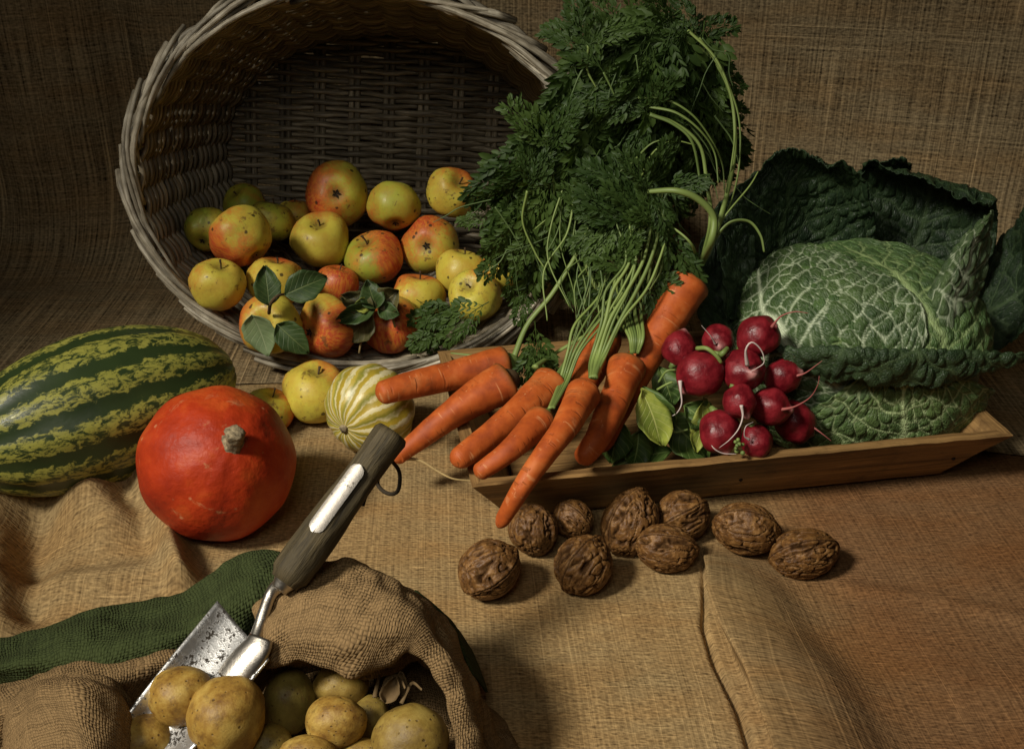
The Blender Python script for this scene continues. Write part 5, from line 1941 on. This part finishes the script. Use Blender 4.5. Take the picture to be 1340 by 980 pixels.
for k, (px, py, rx, ry2, spin, ax, label) in enumerate(WAL):
    z = min(rx, ry2) * 0.00052
    c = P(px, py, z)
    s_ = mpp(c)
    rbig, rsm = max(rx, ry2) * s_, min(rx, ry2) * s_
    c = P(px, py, rsm * 0.95 + (0.006 if k == 7 else 0.0))
    me = walnut_mesh(k + 1, 0.97, max(1.0, rbig / rsm), 1.0)
    o = data_obj('walnut', me)
    o.location = c
    o.rotation_mode = 'QUATERNION'
    # long axis direction in the picture plane, seam normal by the given axis
    if rx >= ry2:
        long_ = Vector((1.0, 0.15 * math.cos(spin), -0.12 if k != 8 else 0.1))
    else:
        long_ = Vector((0.25, 0.35, 0.9))
    if abs(rx - ry2) < 4:
        long_ = Vector((math.cos(spin), 0.5, math.sin(spin)))
    long_.normalize()
    nx_ = Vector(ax) - long_ * Vector(ax).dot(long_)
    nx_.normalize()
    sx_ = long_.cross(nx_).normalized()     # seam plane contains long_ and nx_ (faces the viewer)
    mrot = Matrix((sx_, long_, sx_.cross(long_))).transposed()
    o.rotation_quaternion = mrot.to_quaternion()
    o.scale = (rsm, rsm, rsm)
    tag(o, label, 'walnut', 'walnuts on the cloth')

# ------------------------------------------------------------------ potato sack
sack = empty('potato_sack', P(350, 900, 0.0))
tag(sack, 'open brown jute sack with a green knitted band, spilling potatoes', 'sack')
sl = np.array(sack.location)


def cloth_part(name, rows, mat, nu=120, nv=80, seed=1, wr=0.003, th=0.0014, rep=1.0):
    g, F_, uv = loft_data(rows, nu, nv)
    n = grid_normals(g)
    fl_ = g.reshape(-1, 3)
    h = (wr * fbm(fl_ * 28 + seed, 3, seed) + 0.35 * wr * vnoise(fl_ * 110, seed + 6)).reshape(nv, nu)
    g = g + n * h[:, :, None]
    o = mesh_obj(name, g.reshape(-1, 3) - sl, F_, mat, sack, uv * rep)
    solid(o, th, 0.0)
    return o


def rowz(pts):
    return [P(*q) for q in pts]


edge_row = [(318, 900, .070), (345, 874, .084), (395, 866, .093), (450, 876, .092), (505, 864, .094), (533, 846, .098), (560, 868, .090), (582, 915, .074), (600, 985, .056), (606, 1060, .040)]
under = [P(*q) + Vector((0.002, 0.012, -0.007)) for q in edge_row]
under2 = [P(*q) + Vector((0.0, 0.028, -0.030)) for q in edge_row]
mid1 = [(328, 868, .086), (362, 836, .101), (408, 822, .109), (455, 828, .110), (508, 822, .109), (548, 820, .106), (582, 850, .094), (606, 905, .076), (618, 965, .056), (624, 1060, .036)]
mid2 = [(338, 830, .096), (376, 786, .112), (425, 768, .117), (475, 770, .116), (520, 784, .111), (560, 812, .101), (598, 862, .082), (622, 915, .060), (636, 970, .040), (644, 1060, .022)]
top_ = [(345, 800, .094), (385, 750, .110), (430, 734, .113), (478, 738, .110), (527, 764, .100), (568, 802, .087), (604, 856, .068), (632, 918, .042), (648, 975, .020), (662, 1060, .008)]
backr = [Vector((p.x, p.y + 0.020 + 0.010 * (i < 6), p.z * 0.45)) for i, p in enumerate(rowz(top_))]
backr2 = [Vector((p.x + (0.006 if i > 5 else 0), p.y + 0.028 + 0.010 * (i < 6), 0.0)) for i, p in enumerate(rowz(top_))]
cloth_part('flap', [under2, under, rowz(edge_row), rowz(mid1), rowz(mid2), rowz(top_), backr, backr2], MAT['sack'], 170, 120, 3, 0.0052)
# green band showing along the back edge of the flap
cloth_part('green_band', [
    rowz([(540, 778, .082), (568, 806, .072), (592, 842, .058), (612, 880, .044)]),
    rowz([(546, 773, .088), (576, 802, .078), (601, 840, .064), (620, 884, .048)]),
    [P(552, 776, .080) + Vector((0.006, 0.01, -0.02)), P(584, 804, .070) + Vector((0.006, 0.01, -0.02)), P(608, 842, .055) + Vector((0.006, 0.01, -0.02)), P(622, 888, .04) + Vector((0.006, 0.01, -0.02))]], MAT['green_net'], 40, 24, 5, 0.001)
# green knit roll across the left
cloth_part('green_band', [
    [Vector((q.x, q.y - 0.004, 0.0)) for q in rowz([(-60, 852, .044), (40, 832, .050), (140, 800, .056), (235, 788, .060), (285, 756, .072), (325, 726, .082), (366, 728, .084)])],
    rowz([(-60, 852, .044), (40, 832, .050), (140, 800, .056), (235, 788, .060), (285, 756, .072), (325, 726, .082), (366, 728, .084)]),
    rowz([(-60, 862, .056), (40, 842, .064), (140, 812, .072), (235, 800, .076), (290, 770, .088), (332, 742, .096), (374, 746, .095)]),
    rowz([(-60, 882, .060), (45, 862, .070), (140, 842, .078), (235, 826, .082), (300, 796, .090), (345, 775, .092), (380, 790, .088)]),
    rowz([(-60, 900, .050), (55, 880, .062), (120, 886, .064), (210, 860, .070), (300, 830, .074), (350, 815, .072), (380, 830, .07)]),
    rowz([(-60, 935, .030), (60, 910, .040), (125, 905, .044), (215, 885, .050), (300, 860, .05), (350, 850, .05), (380, 860, .05)])], MAT['green_net'], 150, 90, 7, 0.0034)
# brown front folds
cloth_part('front_fold', [
    rowz([(-70, 920, .040), (20, 895, .050), (85, 868, .062), (150, 862, .064), (215, 848, .066), (262, 850, .060)]),
    rowz([(-70, 930, .055), (20, 905, .064), (85, 876, .076), (155, 870, .078), (220, 858, .078), (270, 862, .070)]),
    rowz([(-70, 960, .056), (20, 925, .066), (85, 892, .080), (150, 893, .076), (205, 888, .066), (262, 890, .055)]),
    rowz([(-70, 990, .050), (20, 965, .050), (70, 925, .062), (130, 930, .056), (190, 925, .046), (240, 925, .040)]),
    rowz([(-70, 1050, .040), (20, 1010, .040), (70, 960, .046), (130, 960, .040), (190, 955, .036), (240, 955, .034)])], MAT['sack'], 120, 70, 11, 0.003)
cloth_part('front_lobe', [
    rowz([(10, 930, .030), (22, 905, .060), (50, 888, .078), (95, 884, .086), (140, 892, .084), (172, 915, .068), (180, 945, .05)]),
    rowz([(5, 950, .050), (20, 915, .074), (52, 898, .092), (96, 896, .100), (142, 908, .094), (176, 935, .072), (184, 970, .05)]),
    rowz([(2, 985, .055), (30, 940, .080), (62, 930, .094), (100, 932, .102), (140, 940, .094), (170, 960, .076), (182, 990, .05)]),
    rowz([(8, 1050, .055), (50, 1005, .080), (85, 985, .090), (112, 990, .094), (138, 995, .088), (160, 1005, .070), (175, 1020, .05)]),
    rowz([(20, 1100, .05), (55, 1060, .07), (88, 1050, .08), (112, 1050, .082), (132, 1050, .076), (150, 1055, .06), (165, 1060, .05)])], MAT['sack'], 90, 70, 13, 0.0028)
# inside of the sack below the potatoes
cloth_part('lining', [
    rowz([(100, 880, .030), (250, 860, .030), (400, 850, .040), (540, 850, .040), (600, 880, .030)]),
    rowz([(100, 950, .030), (250, 930, .028), (400, 920, .030), (540, 915, .030), (610, 960, .025)]),
    rowz([(100, 1080, .030), (250, 1080, .028), (400, 1080, .028), (540, 1080, .028), (610, 1080, .02)])], MAT['sack'], 60, 40, 15, 0.002)

# potatoes
POT = [
    (237, 910, 41, 39, 0.082, 0.3, 0.0, 'potato lying directly on the trowel blade'),
    (296, 935, 51, 54, 0.078, 1.2, 0.0, 'largest yellow potato in front of the trowel socket'),
    (190, 972, 46, 42, 0.062, 2.2, 0.15, 'brownish potato at the lower end of the blade'),
    (378, 917, 35, 42, 0.056, 0.4, 0.85, 'greenish shaded potato under the sack edge'),
    (446, 896, 37, 30, 0.058, 1.7, 0.4, 'small potato half hidden under the flap'),
    (440, 944, 41, 34, 0.064, 2.7, 0.0, 'pale oval potato with a crack, in the middle of the sack mouth'),
    (536, 966, 51, 45, 0.060, 0.8, 0.45, 'big scabby potato with a green side beside the straw'),
    (352, 975, 32, 28, 0.056, 1.9, 0.7, 'small greenish potato below the largest one'),
    (402, 988, 40, 26, 0.058, 2.5, 0.05, 'potato cut off by the picture edge below the pale oval one'),
    (484, 938, 24, 28, 0.046, 0.2, 0.6, 'dark little potato wedged between the oval and the scabby one'),
    (478, 992, 34, 26, 0.048, 1.2, 0.3, 'shaded potato at the very bottom of the sack mouth'),
]
for k, (px, py, rx, ry2, z, spin, gn, label) in enumerate(POT):
    c = P(px, py, z)
    s_ = mpp(c)
    V, F_, ph, th = sphere_data(40, 28)
    W = V * (1 + 0.07 * fbm(V * 1.1 + k * 5.1, 2, k) + 0.012 * fbm(V * 5 + k, 2, k + 4))[:, None]
    r_ = random.Random(k)
    for _ in range(4):      # eyes
        d = np.array([r_.uniform(-1, 1), r_.uniform(-1, 0.2), r_.uniform(-0.2, 1)])
        d /= np.linalg.norm(d)
        dd = np.linalg.norm(V - d, axis=1)
        W *= (1 - 0.05 * np.exp(-(dd / 0.12) ** 2))[:, None]
    o = mesh_obj('potato', W, F_, MAT['potato'])
    o.location = c
    o.rotation_euler = (PITCH - R(90) + R(90), 0, 0)
    o.scale = (rx * s_, min(rx, ry2) * s_ * 0.98, ry2 * s_)
    o.rotation_euler = (-PITCH, 0.0, 0.0)
    o.color = (0, gn, 0, 1)
    tag(o, label, 'potato', 'potatoes in the sack')
# straw and dry skins in the mouth of the sack
STRAW = [
    ([(500, 915), (505, 890), (522, 884), (530, 900)], 'bent dry straw arching beside the scabby potato'),
    ([(490, 912), (496, 885), (498, 876)], 'upright dry straw under the sack flap'),
    ([(515, 918), (512, 900), (506, 888)], 'short pale straw sticking out between the potatoes'),
    ([(525, 920), (532, 905), (540, 893), (552, 902)], 'thin straw curling toward the sack edge'),
    ([(380, 905), (377, 885), (379, 872)], 'loose jute thread hanging from the flap over the greenish potato'),
]
for i, (pp, lab) in enumerate(STRAW):
    b = P(pp[0][0], pp[0][1], 0.062)
    t_ = empty('straw', b)
    tag(t_, lab, 'straw', 'straws in the sack')
    tube('stalk', [P(x, y, 0.064 + 0.004 * j) for j, (x, y) in enumerate(pp)], [0.0014, 0.001, 0.0007] if i < 4 else [0.0005, 0.0005], MAT['husk'], t_, 6, 18, flat=0.5)
hk = leaf_obj('dry_husk', P(503, 918, .064), P(516, 884, .074), 0.0050, (0.2, -0.8, 0.5), MAT['husk'], 'curled dry husk beside the straws in the sack mouth', 'husk', curl=0.8, bend=0.2, wave=0.3)
leaf_obj('dry_husk', P(520, 912, .064), P(528, 880, .072), 0.0038, (-0.3, -0.8, 0.5), MAT['husk'], 'narrow dry husk nearest to the scabby potato', 'husk', curl=0.8, bend=-0.2, wave=0.3)

# ------------------------------------------------------------------ trowel
h0, h1 = P(372, 762, 0.120), P(514, 566, 0.178)
tro = empty('garden_trowel', P(300, 860, 0.06))
tag(tro, 'garden trowel with weathered wooden handle stuck into the potato sack', 'trowel')
hd = (h1 - h0)
hl = hd.length
ha = hd.normalized()
n = 40
s = np.linspace(0, 1, n)
c = np.array([tuple(h0 + hd * float(q)) for q in s])
rr = 26.5 * mpp(h0) * (1 - 0.10 * s + 0.05 * np.sin(s * 7)) * np.sqrt(np.clip(1 - ((0.06 - s) / 0.06).clip(0, 1) ** 2, 0.55, 1)) * np.sqrt(np.clip(1 - ((s - 0.985) / 0.015).clip(0, 1) ** 2, 0.75, 1))
V, F_, uv = tube_data(c, rr, 28, disp=lambda L, a: 1 + 0.06 * fbm(np.stack([np.cos(a).ravel() * 2.2, np.sin(a).ravel() * 2.2, L.ravel() * 35], axis=1), 3, 3).reshape(L.shape))
uv2 = np.stack([uv[:, 1] * 3, uv[:, 0] * 1.2], axis=1)
mesh_obj('handle', V - np.array(tro.location), F_, MAT['handle'], tro, uv2)
# metal inlay plate let into the upper side of the handle
view = (Vector((0, 0, CAM_H)) - h0.lerp(h1, 0.55)).normalized()
sdir = ha.cross(view).normalized()
nrm_ = sdir.cross(ha).normalized()
if nrm_.dot(view) < 0:
    nrm_ = -nrm_
left_ = -ray(0, 490).cross(Vector((0, 0, 1)))
pn = (nrm_ * 0.86 + Vector((-0.55, 0.0, 0.35)) * 0.55)
pn = (pn - ha * pn.dot(ha)).normalized()
ps = ha.cross(pn).normalized()
V, F_ = [], []
nl, na = 26, 9
rc = 25.5 * mpp(h0.lerp(h1, 0.5))
for lift in (0.0007, -0.0015):
    for i in range(nl):
        q = i / (nl - 1)
        e_ = abs(2 * q - 1)
        wang = 0.42 * math.sqrt(max(0.03, 1 - max(0, (e_ - 0.78) / 0.22) ** 2))
        for j in range(na):
            a = wang * (-1 + 2 * j / (na - 1))
            p = h0 + hd * (0.30 + 0.44 * q) + (pn * math.cos(a) + ps * math.sin(a)) * (rc + lift)
            V.append(tuple(p - tro.location))
for b in (0, nl * na):
    for i in range(nl - 1):
        for j in range(na - 1):
            a = b + i * na + j
            F_.append((a, a + 1, a + na + 1, a + na))
mesh_obj('inlay_plate', V, F_, MAT['plate'], tro)
# ferrule, tang and socket
mm = mpp(h0)
tube('ferrule', [h0 - ha * 0.005, h0 + ha * 0.001, h0 + ha * 0.004], [0.0042, 0.0062, 0.0085], MAT['steel'], tro, 14, 8)
tang = [h0 + ha * 0.002, P(356, 775, 0.114), P(346, 800, 0.108), P(338, 826, 0.102), P(330, 850, 0.098)]
tube('tang', tang, [0.0044, 0.0032, 0.0034, 0.0040], MAT['steel'], tro, 12, 24)
so = [P(342, 834, 0.103), P(334, 850, 0.099), P(316, 872, 0.092), P(300, 892, 0.086)]
tube('socket', so, [0.0072, 0.0086, 0.0094, 0.0096, 0.0090], MAT['steel'], tro, 18, 20, flat=0.5)
bl_rows = [
    rowz([(284, 786, .104), (258, 818, .100), (225, 858, .094), (190, 902, .086), (160, 942, .078)]),
    rowz([(303, 808, .097), (276, 838, .092), (242, 876, .086), (206, 920, .078), (176, 954, .070)]),
    rowz([(322, 830, .093), (296, 858, .088), (262, 896, .081), (226, 938, .073), (194, 968, .066)]),
    rowz([(340, 848, .094), (314, 876, .088), (280, 912, .081), (246, 952, .073), (214, 984, .066)]),
    rowz([(352, 862, .097), (328, 892, .090), (296, 930, .083), (262, 970, .075), (230, 1000, .068)])]
g, F_, uv = loft_data(bl_rows, 40, 24)
bo = mesh_obj('blade', g.reshape(-1, 3) - np.array(tro.location), F_, MAT['blade'], tro, uv)
solid(bo, 0.0014, 0.0)
# cord loop through the handle end
e0 = h1 - ha * 0.012
tube('cord', [e0, P(520, 612, 0.150), P(523, 632, 0.140), P(518, 645, 0.134), P(504, 644, 0.132), P(494, 632, 0.134), P(500, 612, 0.148)], [0.0011, 0.0012, 0.0012], MAT['cord'], tro, 7, 50)
tube('cord', [P(486, 632, 0.150), P(478, 650, 0.140), P(475, 662, 0.136)], [0.0016, 0.001], MAT['cord'], tro, 7, 14)
